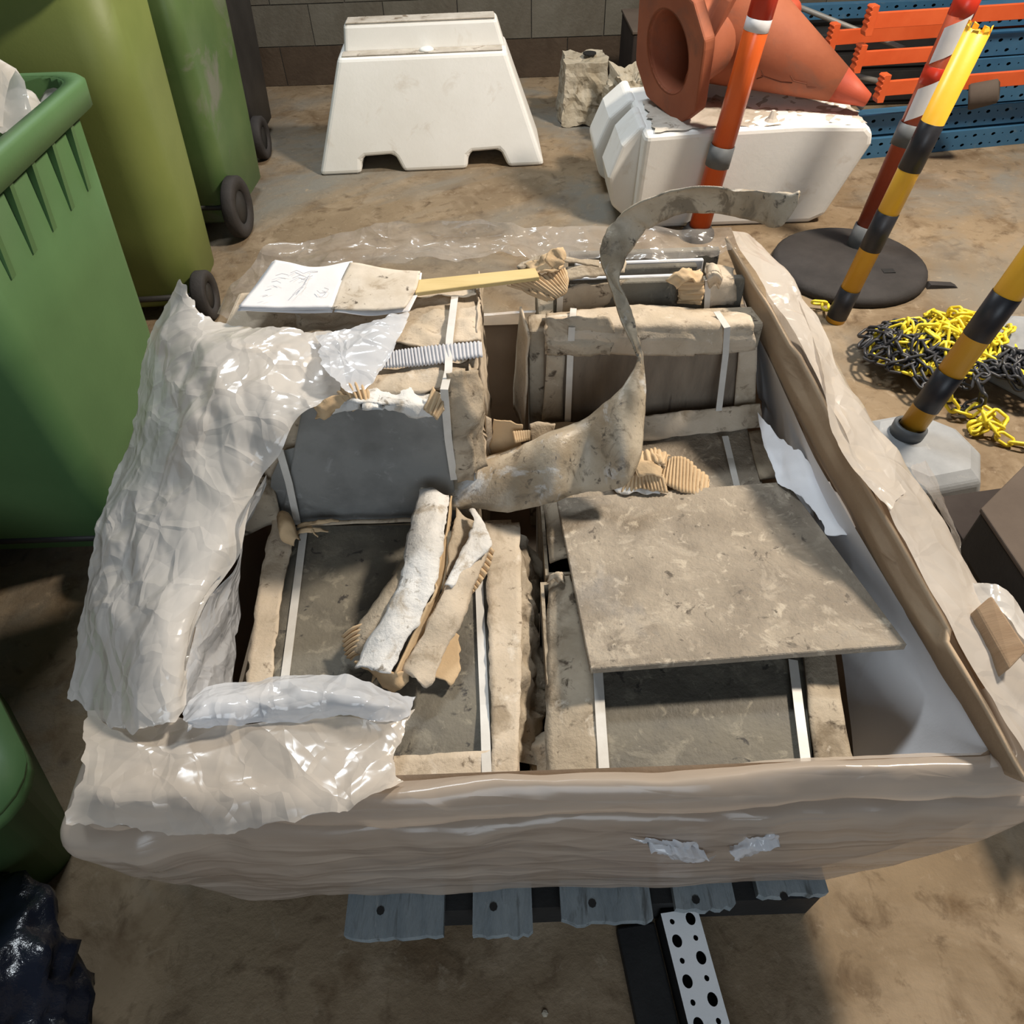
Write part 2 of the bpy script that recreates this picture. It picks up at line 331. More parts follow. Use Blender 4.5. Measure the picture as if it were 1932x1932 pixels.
def wheelie(label, loc, rotz, m, H=1.0, b=(.22, .25), t=(.275, .31), cr_=.07, lid=True, ribs=True, tilt=(0, 0), wr=.1, group='wheelie bins along the left'):
    root = thing('wheelie_bin', label, 'bin', loc, (tilt[0], tilt[1], rotz), group)
    rim = .055
    def ring(f, off, z, rr=None): return (rrect(b[0] + (t[0] - b[0]) * f + off, b[1] + (t[1] - b[1]) * f + off, (rr or cr_)), z)
    vs, fs = loft([ring(0, -.02, .045), ring(.02, 0, .065), ring(.3, 0, .3 * H), ring(.65, 0, .65 * H), ring(1, 0, H - .002), ring(1, -.008, H - .002), ring(.65, -.01, .65 * H), ring(.05, -.012, .09)], True, True)
    MB().add(vs, fs).build('body', m, root, True, True)
    vs, fs = loft([ring(.95, .004, H - rim - .004), ring(.97, .026, H - rim), ring(1, .028, H - .008), ring(1, .022, H), ring(1, -.004, H), ring(1, -.008, H - .02)], False)
    MB().add(vs, fs).build('rim', m, root, True, True)
    if ribs:
        for sx in (-1, 1):
            for y in (-.20, -.10, .0, .10, .20):
                f = .8; x = sx * (b[0] + (t[0] - b[0]) * .88)
                Mx = Matrix.Translation((x, y, 0))
                q = MB(); q.hexa([(-.004 * sx, -.009, H - .20), (.004 * sx - .006 * sx, -.009, H - .20), (.004 * sx - .006 * sx, .009, H - .20), (-.004 * sx, .009, H - .20)],
                                 [(-.004 * sx, -.007, H - rim - .004), (.020 * sx, -.007, H - rim - .004), (.020 * sx, .007, H - rim - .004), (-.004 * sx, .007, H - rim - .004)])
                q.v = [tuple(Mx @ Vector(v)) for v in q.v]; q.build('rib', m, root, False, True)
    # axle, wheels and hinge on the +y side
    MB().tube([(-b[0] - .03, b[1] + .0, wr), (b[0] + .03, b[1] + .0, wr)], .012, 10).build('axle', M['black'], root, True, True)
    for sx in (-1, 1):
        Mw = Matrix.Translation((sx * (b[0] + .035), b[1] + .0, wr)) @ Matrix.Rotation(PI / 2, 4, 'Y')
        wv = MB().lathe([(wr * .55, -.022), (wr * .93, -.026), (wr, -.018), (wr, .018), (wr * .93, .026), (wr * .55, .022)], 28, Mw, True).build('wheel', M['rubber'], root, True, True)
        MB().lathe([(.0, -.014), (wr * .57, -.016), (wr * .57, .016), (wr * .22, .012), (wr * .2, .022), (0, .022)], 24, Mw).build('hub', M['black'], wv, True, True)
    for sx in (-1, 1):
        x = sx * t[0] * .62
        h = MB().lathe([(.016, -.04), (.034, -.04), (.034, .04), (.016, .04)], 18, Matrix.Translation((x, t[1] + .05, H - .005)) @ Matrix.Rotation(PI / 2, 4, 'Y'), True)
        h.box((x - .03, t[1], H - .045), (x + .03, t[1] + .03, H + .01)); h.build('hinge_lug', m, root, False, True, .003)
    MB().tube([(-t[0] * .8, t[1] + .05, H - .005), (t[0] * .8, t[1] + .05, H - .005)], .013, 10).build('handle_bar', m, root, True, True)
    if lid:
        vs, fs = loft([ring(1, .034, H - .03), ring(1, .036, H + .012), ring(1, .0, H + .035), ring(1, -.12, H + .06)], False, True)
        MB().add(vs, fs).build('lid', m, root, True, True)
    return root
wheelie('mid-green wheelie bin without lid, packed with crumpled wrapping, nearest on the left', (-1.21, 1.53, 0), PI * 1.0, M['green'], H=.995, b=(.20, .26), t=(.265, .335), lid=False)
wheelie('faded lime-green wheelie bin between the open bin and the grubby green one', (-1.385, 2.66, 0), PI + .05, M['lime'], H=1.14, b=(.225, .20), t=(.30, .24), cr_=.12, ribs=False, wr=.09)
wheelie('grubby green wheelie bin with big black wheel, next to the white barrier', (-1.40, 3.40, 0), PI - .05, M['green2'], H=1.14, b=(.24, .25), t=(.30, .31), cr_=.06, wr=.125)
wheelie('black wheelie bin standing behind the grubby green bin', (-1.50, 4.22, 0), PI, M['black'], H=1.05, b=(.24, .22), t=(.29, .28), cr_=.05)
# crumpled waste inside the open bin
cw = thing('crumpled_wrapping', 'crumpled pale plastic and paper heaped in the open green bin', 'waste', (-1.21, 1.53, .93))
sheet('plastic_heap', [[Vector((-1.45 + .47 * i / 4, 1.23 + .60 * j / 4, 1.0 + .05 * math.sin(i + j * 1.7) - .05 * (abs(i - 2) == 2 or abs(j - 2) == 2))) for i in range(5)] for j in range(5)], 60, 60, M['film'], cw, fold=.10, freq=12, seed=4)
sheet('paper_scrap', [[Vector((-1.34 + .12 * i, 1.72 + .05 * j, 1.06 + .03 * i - .02 * j)) for i in range(3)] for j in range(3)], 12, 12, M['card_white'], cw, amp=.02, freq=12, seed=6, solid=.002)

# green tub and black sack at the lower left
tb = thing('green_tub', 'dark green plastic tub in the shade at the lower left', 'tub', (-1.19, .57, 0), (0, 0, math.radians(42)))
vs, fs = loft([(rrect(.20, .26, .07), 0), (rrect(.235, .30, .08), .30), (rrect(.255, .32, .09), .305), (rrect(.255, .32, .09), .335), (rrect(.23, .295, .08), .335), (rrect(.19, .25, .07), .03)], True, True)
MB().add(vs, fs).build('body', M['green'], tb, True, True)
vs, fs = loft([(rrect(.258, .323, .09), .337), (rrect(.262, .327, .09), .352), (rrect(.22, .28, .08), .372), (rrect(.1, .14, .06), .378)], True, True)
MB().add(vs, fs).build('lid', M['green'], tb, True, True)
sk = thing('black_sack', 'shiny black plastic sack at the bottom left corner', 'sack', (-1.0, .12, 0))
bs = bmesh.new(); bmesh.ops.create_icosphere(bs, subdivisions=5, radius=1)
for v in bs.verts:
    d = v.co.copy(); k = 1 + .14 * crumple(d, 2.2, 3) + .05 * crumple(d, 5, 8)
    v.co = Vector((-.93 + d.x * .235 * k, .17 + d.y * .26 * k, max(.002, .12 + d.z * .15 * k)))
me = bpy.data.meshes.new('sack_body'); bs.to_mesh(me); bs.free()
for p in me.polygons: p.use_smooth = True
link('sack_body', me, M['bag'], sk)
MB().lathe([(.012, 0), (.022, .02), (.03, .05), (.05, .07), (.045, .065), (.02, .03)], 14, Matrix.Translation((-.97, .14, .25))).build('knot', M['bag'], sk, True)

# ------------------------------------------------------------------ barriers
def barrier_front(L, Lt, zt, notches, nh):
    pts = [(-L / 2, 0)]
    for a, b_ in notches:
        xa, xb = -L / 2 + L * a, -L / 2 + L * b_
        pts += [(xa, 0), (xa + .008, nh * .8), (xa + .03, nh), (xb - .045, nh * 1.05), (xb - .03, nh * .85), (xb, 0)]
    pts += [(L / 2, 0), (Lt / 2, zt), (-Lt / 2, zt)]
    return pts
b1 = thing('road_barrier', 'upright white plastic road barrier with stepped top and two notches in its foot', 'barrier', (-.345, 3.99, 0), (0, 0, math.radians(1.5)), 'white road barriers')
def dep(x, z): return -(.235 - .10 * min(1, z / .49))
q = MB().prism(barrier_front(1.13, .78, .49, ((.187, .373), (.657, .837)), .075), dep, lambda x, z: -dep(x, z))
q.build('body', M['white'], b1, False, True, .022, 3)
q = MB().prism([(-.37, .478), (.39, .478), (.352, .60), (-.352, .60)], lambda x, z: -.062 + (z - .47) * .1, .07); q.build('top_block', M['white'], b1, False, True, .018, 3)
q = MB().prism([(-.345, .598), (.345, .598), (.34, .6045), (-.34, .6045)], -.048, .05); q.build('grimy_top', M['white_grime'], b1, False, True, .002)
q = MB().box((-.372, -.128, .4885), (.372, -.058, .4935)); q.build('grimy_ledge', M['white_grime'], b1, False, True, .002)
MB().lathe([(.034, 0), (.034, .006), (.026, .012), (0, .013)], 18, Matrix.Translation((.02, -.095, .4925))).build('filler_cap', M['white'], b1, True, True)
b2 = thing('road_barrier', 'white plastic road barrier tipped on its side with traffic cones lying on it', 'barrier', (1.0, 3.3, 0), (0, 0, 0), 'white road barriers')
q = MB().prism([(.565, .02), (.60, .0), (1.34, .0), (1.40, .03), (1.50, .33), (1.49, .375), (1.455, .405), (1.2, .415), (.80, .405), (.58, .395)], lambda x, z: 3.06 - .06 * z, lambda x, z: 3.62)
q.build('body', M['white'], b2, False, False, .025, 3)
for y0, y1, ex in ((3.12, 3.36, .115), (3.44, 3.70, .14)):
    q = MB().prism([(.60, .02), (.60, .40), (.57, .40), (.57 - ex * .6, .33), (.57 - ex, .20), (.57 - ex * .8, .08), (.57, .0)][::-1], y0, y1)
    q.build('foot', M['white'], b2, False, False, .03, 3)
sheet('grimy_top', [[Vector((.62 + .21 * i, 3.055 + .17 * j, .412 + (.003 if 0 < i < 4 else -.003))) for i in range(5)] for j in range(3)], 40, 16, M['white_grime'], b2, amp=.006, freq=30, seed=2, rag=.02, ragf=30)
MB().lathe([(.03, 0), (.018, .012), (.008, .04), (0, .042)], 8, Matrix.Translation((1.09, 3.10, .41))).build('broken_lug', M['white_grime'], b2, False)

# ------------------------------------------------------------------ cones
def cone_thing(label, base, tip, r0, r1, plate, pt, tipcut, spin=0):
    base, tip = Vector(base), Vector(tip); ax = tip - base; Ln = ax.length
    qn = Vector((0, 0, 1)).rotation_difference(ax.normalized()); Mx = qn.to_matrix().to_4x4() @ Matrix.Rotation(spin, 4, 'Z')
    root = thing('traffic_cone', label, 'cone', base, (0, 0, 0), 'old orange traffic cones')
    rr = lambda z: r0 + (r1 - r0) * (z - pt) / (Ln - pt)
    zc = Ln * tipcut
    MB().lathe([(r0 - .02, .0), (r0, pt), (rr(Ln * .4), Ln * .4), (rr(zc), zc), (rr(zc) - .008, zc), (rr(Ln * .4) - .01, Ln * .4), (r0 - .024, pt * .5)], 36, Mx, True).build('cone_body', M['cone'], root, True, True)
    MB().lathe([(rr(zc), zc), (rr(Ln), Ln - .004), (rr(Ln) - .006, Ln), (rr(Ln) - .012, Ln - .02), (rr(zc) - .006, zc)], 36, Mx, True).build('cone_tip', M['cone_red'], root, True, True)
    # octagonal base plate with a round opening
    n = 48; vs = []; o8 = []
    for k in range(n):
        a = 2 * PI * k / n; c_, s_ = abs(math.cos(a)), abs(math.sin(a)); R = min(plate / max(c_, s_), plate * 1.55 / (c_ + s_)); o8.append((R * math.cos(a), R * math.sin(a)))
    ri = r0 - .022
    for z, ring in ((0, 'i'), (0, 'o'), (pt, 'o'), (pt, 'i')):
        for k in range(n):
            a = 2 * PI * k / n; x, y = o8[k] if ring == 'o' else (ri * math.cos(a), ri * math.sin(a)); vs.append(Mx @ Vector((x, y, z)))
    fs = [(i * n + k, i * n + (k + 1) % n, ((i + 1) % 4) * n + (k + 1) % n, ((i + 1) % 4) * n + k) for i in range(4) for k in range(n)]
    MB().add(vs, fs).build('base_plate', M['cone'], root, False, True, .008, 2)
    return root, Mx
cone_thing('orange traffic cone whose open octagonal base faces the camera, pushed into the next cone', (.665, 3.22, .63), (1.22, 3.46, .71), .165, .03, .225, .05, .85, .55)
cB, MxB = cone_thing('long orange traffic cone lying on the tipped barrier, tip to the right', (.90, 3.42, .685), (1.475, 3.14, .46), .215, .025, .29, .045, .80, .1)
for i, pts in enumerate([[(.25, -1.9), (.27, -1.75), (.25, -1.62)], [(.26, -1.75), (.34, -1.72), (.38, -1.80)], [(.36, -2.0), (.38, -1.88), (.43, -1.92), (.44, -1.80), (.47, -1.86)]]):
    pp = []
    for z, a in pts:
        r = .215 + (.025 - .215) * (z - .045) / (.67 - .045) + .0015; pp.append(MxB @ Vector((r * math.cos(a), r * math.sin(a), z)))
    MB().tube(pp, .0028, 5).build('marker_scribble', M['ink_dark'], cB, False, True)

# ------------------------------------------------------------------ concrete lumps behind
def rock(name, label, cat, ctr, half, seed, amp, extra=None, taper=.85):
    root = thing(name, label, cat, (ctr[0], ctr[1], 0))
    bm = bmesh.new(); bmesh.ops.create_cube(bm, size=2); bmesh.ops.subdivide_edges(bm, edges=bm.edges[:], cuts=14, use_grid_fill=True)
    for v in bm.verts:
        c = v.co; t = 1 - (1 - taper) * (c.z + 1) / 2; p = Vector((c.x * half[0] * t, c.y * half[1] * t, c.z * half[2]))
        p += c.normalized() * amp * crumple(p, 11, seed); p += Vector(ctr); p.z = max(p.z, .001); v.co = p
    me = bpy.data.meshes.new('lump'); bm.to_mesh(me); bm.free(); link('lump', me, M['concrete'], root)
    return root
r = rock('concrete_block', 'pale concrete block with a hole in its top, behind the cones', 'block', (.47, 4.42, .155), (.135, .15, .155), 2, .018)
MB().lathe([(0, 0), (.036, 0), (.036, .006), (0, .006)], 14, Matrix.Translation((.50, 4.44, .3095))).build('hole', M['dark'], r)
rock('broken_concrete', 'broken lump of rough concrete beside the pale block', 'rubble', (.70, 4.08, .16), (.15, .16, .17), 5, .06, taper=.8)
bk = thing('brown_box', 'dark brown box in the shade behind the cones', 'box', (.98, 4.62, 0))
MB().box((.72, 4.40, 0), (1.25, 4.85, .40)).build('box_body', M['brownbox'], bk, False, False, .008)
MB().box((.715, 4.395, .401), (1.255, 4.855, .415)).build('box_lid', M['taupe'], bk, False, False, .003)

# ------------------------------------------------------------------ racking steel at the back right
def perforated(Lx, W, cells, thick=.003):
    """plate in the xz plane (front at y=0): cells = list of (x, z, rx, rz, w, h) with one hole in each"""
    q = MB(); n = 16
    for (x, z, rx, rz, w_, h_) in cells:
        out = []; inn = []; inb = []
        for k in range(n):
            a = 2 * PI * (k + .0) / n; c, s = math.cos(a), math.sin(a); sc = min((w_ / 2) / abs(c) if abs(c) > 1e-6 else 9e9, (h_ / 2) / abs(s) if abs(s) > 1e-6 else 9e9)
            out.append((x + c * sc, 0, z + s * sc)); inn.append((x + rx * c, 0, z + rz * s)); inb.append((x + rx * c, thick, z + rz * s))
        # snap the four diagonal points to the corners
        for kk, sx, sz in ((2, 1, 1), (6, -1, 1), (10, -1, -1), (14, 1, -1)): out[kk] = (x + sx * w_ / 2, 0, z + sz * h_ / 2)
        b = len(q.v); q.v += out + inn + inb
        for k in range(n):
            k2 = (k + 1) % n; q.f.append((b + k, b + k2, b + n + k2, b + n + k)); q.f.append((b + n + k, b + n + k2, b + 2 * n + k2, b + 2 * n + k))
    return q
def blue_upright(label, x0, y, z, Lx, rot, H=.085, dep=.10):
    root = thing('racking_upright', label, 'racking', (x0, y, z), (0, 0, rot), 'blue racking uprights stacked on the floor')
    cells = []
    p = .05; nx = int(Lx / p)
    for i in range(nx):
        for j in range(2):
            hx, hz = (.011, .0075) if (i + j) % 2 else (.004, .004)
            cells.append((p * (i + .5), H * (.25 + .5 * j), hx, hz, p, H / 2))
    perforated(Lx, H, cells).build('perforated_face', M['blue'], root, False, True)
    q = MB(); q.box((0, .0032, 0), (nx * p, dep, .003)); q.box((0, .0032, H - .003), (nx * p, dep, H)); q.box((0, .0, H), (nx * p, .018, H + .006)); q.build('flanges', M['blue'], root, False, True)
    MB().box((.0, dep * .6, .004), (nx * p, dep * .62, H - .004)).build('inner_web', M['dark'], root, False, True)
    return root
names = ['bottom', 'second', 'third', 'fourth', 'fifth', 'sixth']
for i, (x0, y, z, Lx) in enumerate([(1.66, 3.70, .0, 2.6), (1.60, 3.73, .098, 2.6), (2.20, 3.83, .196, 2.0), (2.22, 3.85, .294, 2.0), (2.24, 3.87, .392, 2.0), (2.2, 3.95, .49, 2.0)]):
    blue_upright('blue perforated racking upright, %s of the stack from the floor' % names[i], x0, y, z, Lx, math.radians(8 - .5 * i))
MB2 = blue_upright('blue perforated racking upright lying farthest back by the wall', 1.12, 4.55, .40, 1.9, .02, .06, .08)
MB2['group'] = 'loose blue uprights'
def orange_beam(label, x0, y, z, Lx, rot, tilt=0):
    root = thing('racking_beam', label, 'racking', (x0, y, z), (0, tilt, rot), 'orange racking beams on the blue uprights')
    q = MB().prism([(0, 0), (Lx, 0), (Lx, .085), (0, .085)], 0, .028); q.box((0, .0281, 0), (Lx, .05, .055)); q.build('beam', M['beam'], root, False, True, .003)
    pl = [(-.045, -.035), (-.005, -.035), (-.005, .125), (-.045, .125), (-.055, .115), (-.045, .10), (-.057, .09), (-.045, .075), (-.057, .06), (-.045, .045), (-.057, .03), (-.045, .012), (-.055, -.01)]
    MB().prism(pl, -.012, .055).build('end_plate', M['beam'], root, False, True, .002)
    return root
for lb, px, py, Y, Lx, ro in (('topmost orange racking beam of the pile', 1652, 40, 3.76, .85, .10), ('orange racking beam set back in shade, second from the top', 1580, 72, 3.98, 1.0, .12),
                              ('short orange racking beam in the middle of the pile', 1630, 112, 3.80, .5, .10), ('lowest orange racking beam, end plate over the blue uprights', 1674, 168, 3.66, .9, .12)):
    p_ = aty(px, py, Y); orange_beam(lb, p_.x, p_.y, p_.z - .03, Lx / .72, ro).scale = (.72, .72, .72)
for i, (a, b_, r_, lb) in enumerate([((1.30, 4.25, .56), (1.76, 3.78, .215), .013, 'long grey steel rod leaning across the dark gap beside the orange beams'), ((1.42, 4.35, .55), (2.2, 3.98, .33), .012, 'thin grey steel rod lying under the orange beams'), ((1.36, 4.4, .3), (2.0, 4.1, .22), .014, 'short grey steel rod low behind the cone')]):
    tag(MB().tube([a, b_], r_, 10).build('steel_rod', M['steel'], None, True), lb, 'rod', 'loose steel rods')
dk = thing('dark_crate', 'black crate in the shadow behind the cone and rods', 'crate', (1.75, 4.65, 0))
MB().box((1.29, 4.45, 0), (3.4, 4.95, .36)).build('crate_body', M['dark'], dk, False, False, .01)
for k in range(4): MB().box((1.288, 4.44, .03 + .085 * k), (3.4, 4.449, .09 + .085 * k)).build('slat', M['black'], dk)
rl = MB().lathe([(0, 0), (.05, 0), (.055, .01), (.05, .11), (.035, .12), (.03, .10), (0, .10)], 20, Matrix.Translation((2.16, 3.62, .30)) @ Matrix.Rotation(1.2, 4, 'Y') @ Matrix.Rotation(.4, 4, 'X')).build('tape_roll', M['taupe'], None, True)
tag(rl, 'taupe roll of tape lodged against the blue uprights', 'roll')

# ------------------------------------------------------------------ posts
def post(label, cat, p0, p1, r, segs, foot=None, hollow=False, group=None, n=24):
    """segs: (t0, t1, material, extra radius); t along the axis in metres from p0"""
    p0, p1 = Vector(p0), Vector(p1); ax = p1 - p0; Ln = ax.length
    root = thing('barrier_post', label, cat, p0, (0, 0, 0), group)
    Mx = Vector((0, 0, 1)).rotation_difference(ax.normalized()).to_matrix().to_4x4()
    MB().lathe([(r, 0), (r, Ln), (r - .004, Ln), (r - .004, .01)], n, Mx, True).build('tube', segs[0][2], root, True, True)
    for a, b_, m, ex, nm in segs[1:]:
        MB().lathe([(r + .0004, a), (r + ex, a + .0005), (r + ex, b_ - .0005), (r + .0004, b_)], n, Mx, True).build(nm, m, root, True, True)
    return root, Mx, Ln
# orange post behind the pallet
post('orange post with a grey sleeve in front of the tipped barrier', 'post', (.835, 2.975, .02), (.965, 2.985, 1.12), .044,
     [(0, 0, M['orange'])] + [(.275, .355, M['greyband'], .004, 'sleeve'), (.74, .78, M['reflwhite'], .001, 'reflective_band'), (.78, 1.0, M['red'], .001, 'red_band')])
MB().lathe([(.0, 0), (.068, 0), (.07, .012), (.066, .028), (.055, .036), (.052, .05), (.045, .05)], 28, Matrix.Translation((.835, 2.975, .0))).build('post_foot', M['rubber'], [o for o in COL.objects if o.get('label', '').startswith('orange post')][0], True)
# red and white post in the black disc
rw, Mx, Ln = post('dull red post with slanted white reflective patches, standing in the black rubber disc', 'post', (1.435, 2.76, .03), (1.565, 2.80, 1.12), .040,
     [(0, 0, M['redbrown']), (0, .10, M['greyband'], .006, 'sleeve'), (.40, .475, M['greyband'], .005, 'sleeve'), (.60, .655, M['red'], .001, 'red_band'), (.80, .86, M['red'], .001, 'red_band')])
for a0 in (.478, .66, .87):
    vs = []; 
    for i in range(9):
        a = math.radians(195 + 105 * i / 8)
        for h in (0, .105): vs.append(Mx @ Vector((.0418 * math.cos(a), .0418 * math.sin(a), a0 + h + .05 * (i / 8))))
    MB().add(vs, [(2 * i, 2 * i + 2, 2 * i + 3, 2 * i + 1) for i in range(8)]).build('reflective_patch', M['reflwhite'], rw, True, True)
ds = thing('post_weight', 'flat black rubber disc holding the dull red post', 'base', (1.37, 2.66, 0))
MB().lathe([(0, .0), (.285, 0), (.295, .008), (.29, .03), (.27, .042), (.12, .05), (0, .052)], 40, Matrix.Translation((1.37, 2.66, 0))).build('disc', M['rubber'], ds, True)
MB().box((1.455, 2.535, .0475), (1.50, 2.565, .0505)).build('slot', M['dark'], ds)
tag(MB().prism([(1.62, 0), (1.74, 0), (1.72, .01), (1.63, .018)], 2.49, 2.52).build('rubber_scrap', M['rubber']), 'small black scrap on the floor beside the rubber disc', 'scrap')
# yellow and black posts
def ypost(label, foot, top, r, bands, ragged):
    root, Mx, Ln = post(label, 'post', foot, top, r, [(0, 0, M['yellow'])] + [(a, b_, M['blackband'], .0015, 'black_band') for a, b_ in bands], group='yellow and black posts')
    if ragged:
        for k in range(7):
            a = 2 * PI * k / 7 + .2; a2 = a + .5
            vs = [Mx @ Vector((rr * math.cos(q), rr * math.sin(q), z)) for rr in (r, r - .004) for q, z in ((a, Ln - .002), (a2, Ln - .002), (a2, Ln + .018 * random.random() + .004), (a, Ln + .012 * random.random() + .004))]
            MB().hexa(vs[:4], vs[4:]).build('torn_edge', M['yellow'], root, False, True)
    return root
def axis_t(p0, p1, Y, pxs):
    p0, p1 = Vector(p0), Vector(p1); d = (p1 - p0).normalized(); return [(aty(px, py, Y) - p0).dot(d) for px, py in pxs]
pA0, pA1 = (1.205, 2.30, .0), (1.325, 2.30, .905)
ts = axis_t(pA0, pA1, 2.3, [(1585, 598), (1612, 545), (1645, 470), (1680, 400), (1715, 320), (1760, 230)])
ypost('yellow and black striped post with torn open top, tallest of the two', pA0, pA1, .034, [(ts[0], ts[1]), (ts[2], ts[3]), (ts[4], ts[5])], True)
pB0 = at(1708, 822, .085); _t = aty(1932, 512, pB0.y + .03); pB1 = pB0 + (_t - pB0) * 1.9
ts = axis_t(pB0, pB1, pB0.y, [(1745, 770), (1785, 705), (1835, 640), (1885, 560)])
yb = ypost('yellow and black striped post rising from the grey base out of the right edge', pB0, pB1, .035, [(ts[0], ts[1]), (ts[2], ts[3]), (ts[3] + .16, ts[3] + .27)], False)
def grey_base(label, x, y, rx, ry, h, rot, socket):
    root = thing('weighted_stand', label, 'stand', (x, y, 0), (0, 0, rot), 'grey post bases')
    def oc(s, c=.35): return [(rx * s, -ry * s * c), (rx * s, ry * s * c), (rx * s * c * 1.5, ry * s), (-rx * s * c * 1.5, ry * s), (-rx * s, ry * s * c), (-rx * s, -ry * s * c), (-rx * s * c * 1.5, -ry * s), (rx * s * c * 1.5, -ry * s)]
    vs, fs = loft([(oc(1), 0), (oc(1), h * .35), (oc(.93), h * .75), (oc(.72), h)], True, True)
    MB().add(vs, fs).build('body', M['greybase'], root, False, True, .012, 3)
    if socket: MB().lathe([(.038, 0), (.05, 0), (.052, .05), (.045, .055), (.038, .055)], 22, Matrix.Translation((0, 0, h - .005)), True).build('socket', M['greyband'], root, True, True)
    return root
g1 = grey_base('grey faceted post base with socket holding the right striped post', pB0.x + .03, pB0.y - .05, .165, .165, .095, .2, False)
MB().lathe([(.0365, 0), (.046, 0), (.047, .032), (.042, .036), (.0365, .036)], 22, Matrix.Translation((-.02, .055, .09)) @ Matrix.Rotation(.12, 4, 'Y'), True).build('socket', M['greyband'], g1, True, True)
grey_base('grey post base half covered by chain at the right edge', 1.80, 1.98, .24, .20, .10, -.15, True)

# ------------------------------------------------------------------ chains
lv = []
for k in range(14):
    a = 2 * PI * k / 14; c, s = math.cos(a), math.sin(a); lv.append(Vector((.0135 * c, 0, (.0135 * s) + (.013 if s > 0 else -.013))))
lk = MB().tube(lv, .005, 6, True)
link_y = mesh('link', lk.v, lk.f, True); link_y.materials.append(M['chain_y'])
link_k = mesh('link', lk.v, lk.f, True); link_k.materials.append(M['chain_k'])
def chain(label, pts, me, jitter=.0, seed=1, step=.041):
    rnd = random.Random(seed); root = thing('plastic_chain', label, 'chain', pts[0] - Vector((0, 0, pts[0].z)), (0, 0, 0), 'plastic barrier chains')
    # resample
    dense = [cr(pts, i / (len(pts) * 12)) for i in range(len(pts) * 12 + 1)]
    acc = 0; last = dense[0]; pos = [last]
    for p in dense[1:]:
        if (p - last).length >= step: pos.append(p); last = p
    for i in range(len(pos) - 1):
        t = (pos[i + 1] - pos[i]); mid = (pos[i] + pos[i + 1]) / 2
        qn = Vector((0, 0, 1)).rotation_difference(t.normalized()).to_matrix().to_4x4()
        o = link('link', me, None, root, True)
        o.matrix_local = Matrix.Translation(mid - root.location) @ qn @ Matrix.Rotation((PI / 2 if i % 2 else 0) + .6 + rnd.uniform(-.4, .4), 4, 'Z')
    return root
def heap(cx, cy, rx, ry, h, n, seed, z0=.02):
    rnd = random.Random(seed); out = []; a = rnd.random() * 6
    x, y = cx, cy
    for i in range(n):
        a += rnd.uniform(-1.9, 1.9); st = rnd.uniform(.04, .09)
        nx, ny = x + st * math.cos(a), y + st * math.sin(a)
        e = ((nx - cx) / rx) ** 2 + ((ny - cy) / ry) ** 2
        if e > 1: a = math.atan2(cy - ny, cx - nx) + rnd.uniform(-.7, .7); nx, ny = x + st * math.cos(a), y + st * math.sin(a); e = min(1, ((nx - cx) / rx) ** 2 + ((ny - cy) / ry) ** 2)
        x, y = nx, ny
        out.append(Vector((x, y, z0 + h * (1 - .75 * e) * rnd.uniform(.55, 1.05))))
    return out
chain('heaped yellow plastic chain on the floor beside the rubber disc', heap(1.48, 2.02, .27, .20, .155, 150, 11), link_y, seed=1)
chain('heaped black plastic chain mixed into the left of the chain heap', heap(1.37, 1.99, .21, .21, .12, 150, 23), link_k, seed=2)
chain('black plastic chain heaped at the right of the heap near the striped post', heap(1.60, 1.86, .15, .12, .11, 70, 31, .04), link_k, seed=3)
chain('yellow plastic chain trailing across the grey base towards the right edge', [at(px, py, z) for px, py, z in [(1700, 612, .06), (1745, 625, .06), (1790, 640, .08), (1840, 665, .11), (1890, 690, .11), (1940, 715, .10), (1990, 735, .04)]], link_y, seed=4)
chain('yellow plastic chain bunched on the floor below the grey base, at the right edge', [at(px, py, z) for px, py, z in [(1785, 735, .10), (1790, 760, .05), (1820, 785, .02), (1850, 765, .04), (1872, 785, .03), (1830, 802, .02), (1885, 800, .04), (1840, 772, .06), (1865, 810, .03), (1835, 812, .02), (1880, 775, .05), (1900, 812, .03), (1860, 795, .06), (1895, 830, .02), (1932, 838, .02), (1990, 845, .02)]], link_y, seed=5)
chain('black plastic chain hanging over the front of the grey base', [at(px, py, z) for px, py, z in [(1800, 690, .14), (1840, 690, .13), (1865, 705, .125), (1845, 715, .125), (1855, 735, .11), (1850, 760, .05), (1810, 770, .02), (1795, 780, .02)]], link_k, seed=6)
chain('tiny end of yellow chain beyond the film edge', [at(px, py, .03) for px, py in [(1535, 570), (1545, 580), (1558, 572), (1556, 585), (1540, 588)]], link_y, seed=8)

# ------------------------------------------------------------------ boxes at the right edge
def skew_box(root, C, pu, pv, lu, lv_, h, lid, m_body, m_lid):
    u = (pu - C).normalized() * lu; v = (pv - C).normalized() * lv_; q = [C, C + v, C + v + u, C + u]
    dn = Vector((0, 0, -1))
    MB().hexa([p_ + dn * h for p_ in q], [p_ + dn * lid for p_ in q]).build('box_body', m_body, root, False, False, .005)
    c = (q[0] + q[2]) / 2; q2 = [c + (p_ - c) * 1.02 for p_ in q]
    MB().hexa([p_ + dn * (lid - .0005) for p_ in q2], q2).build('box_lid', m_lid, root, False, False, .003)
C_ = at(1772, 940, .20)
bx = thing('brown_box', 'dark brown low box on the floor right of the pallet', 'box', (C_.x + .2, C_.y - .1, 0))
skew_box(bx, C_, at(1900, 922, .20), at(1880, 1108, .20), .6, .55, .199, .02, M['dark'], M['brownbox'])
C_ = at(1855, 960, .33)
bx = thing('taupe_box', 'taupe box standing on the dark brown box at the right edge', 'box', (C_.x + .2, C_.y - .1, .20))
skew_box(bx, C_, at(1935, 880, .33), at(1950, 1100, .33), .5, .5, .128, .012, M['dark'], M['taupe'])
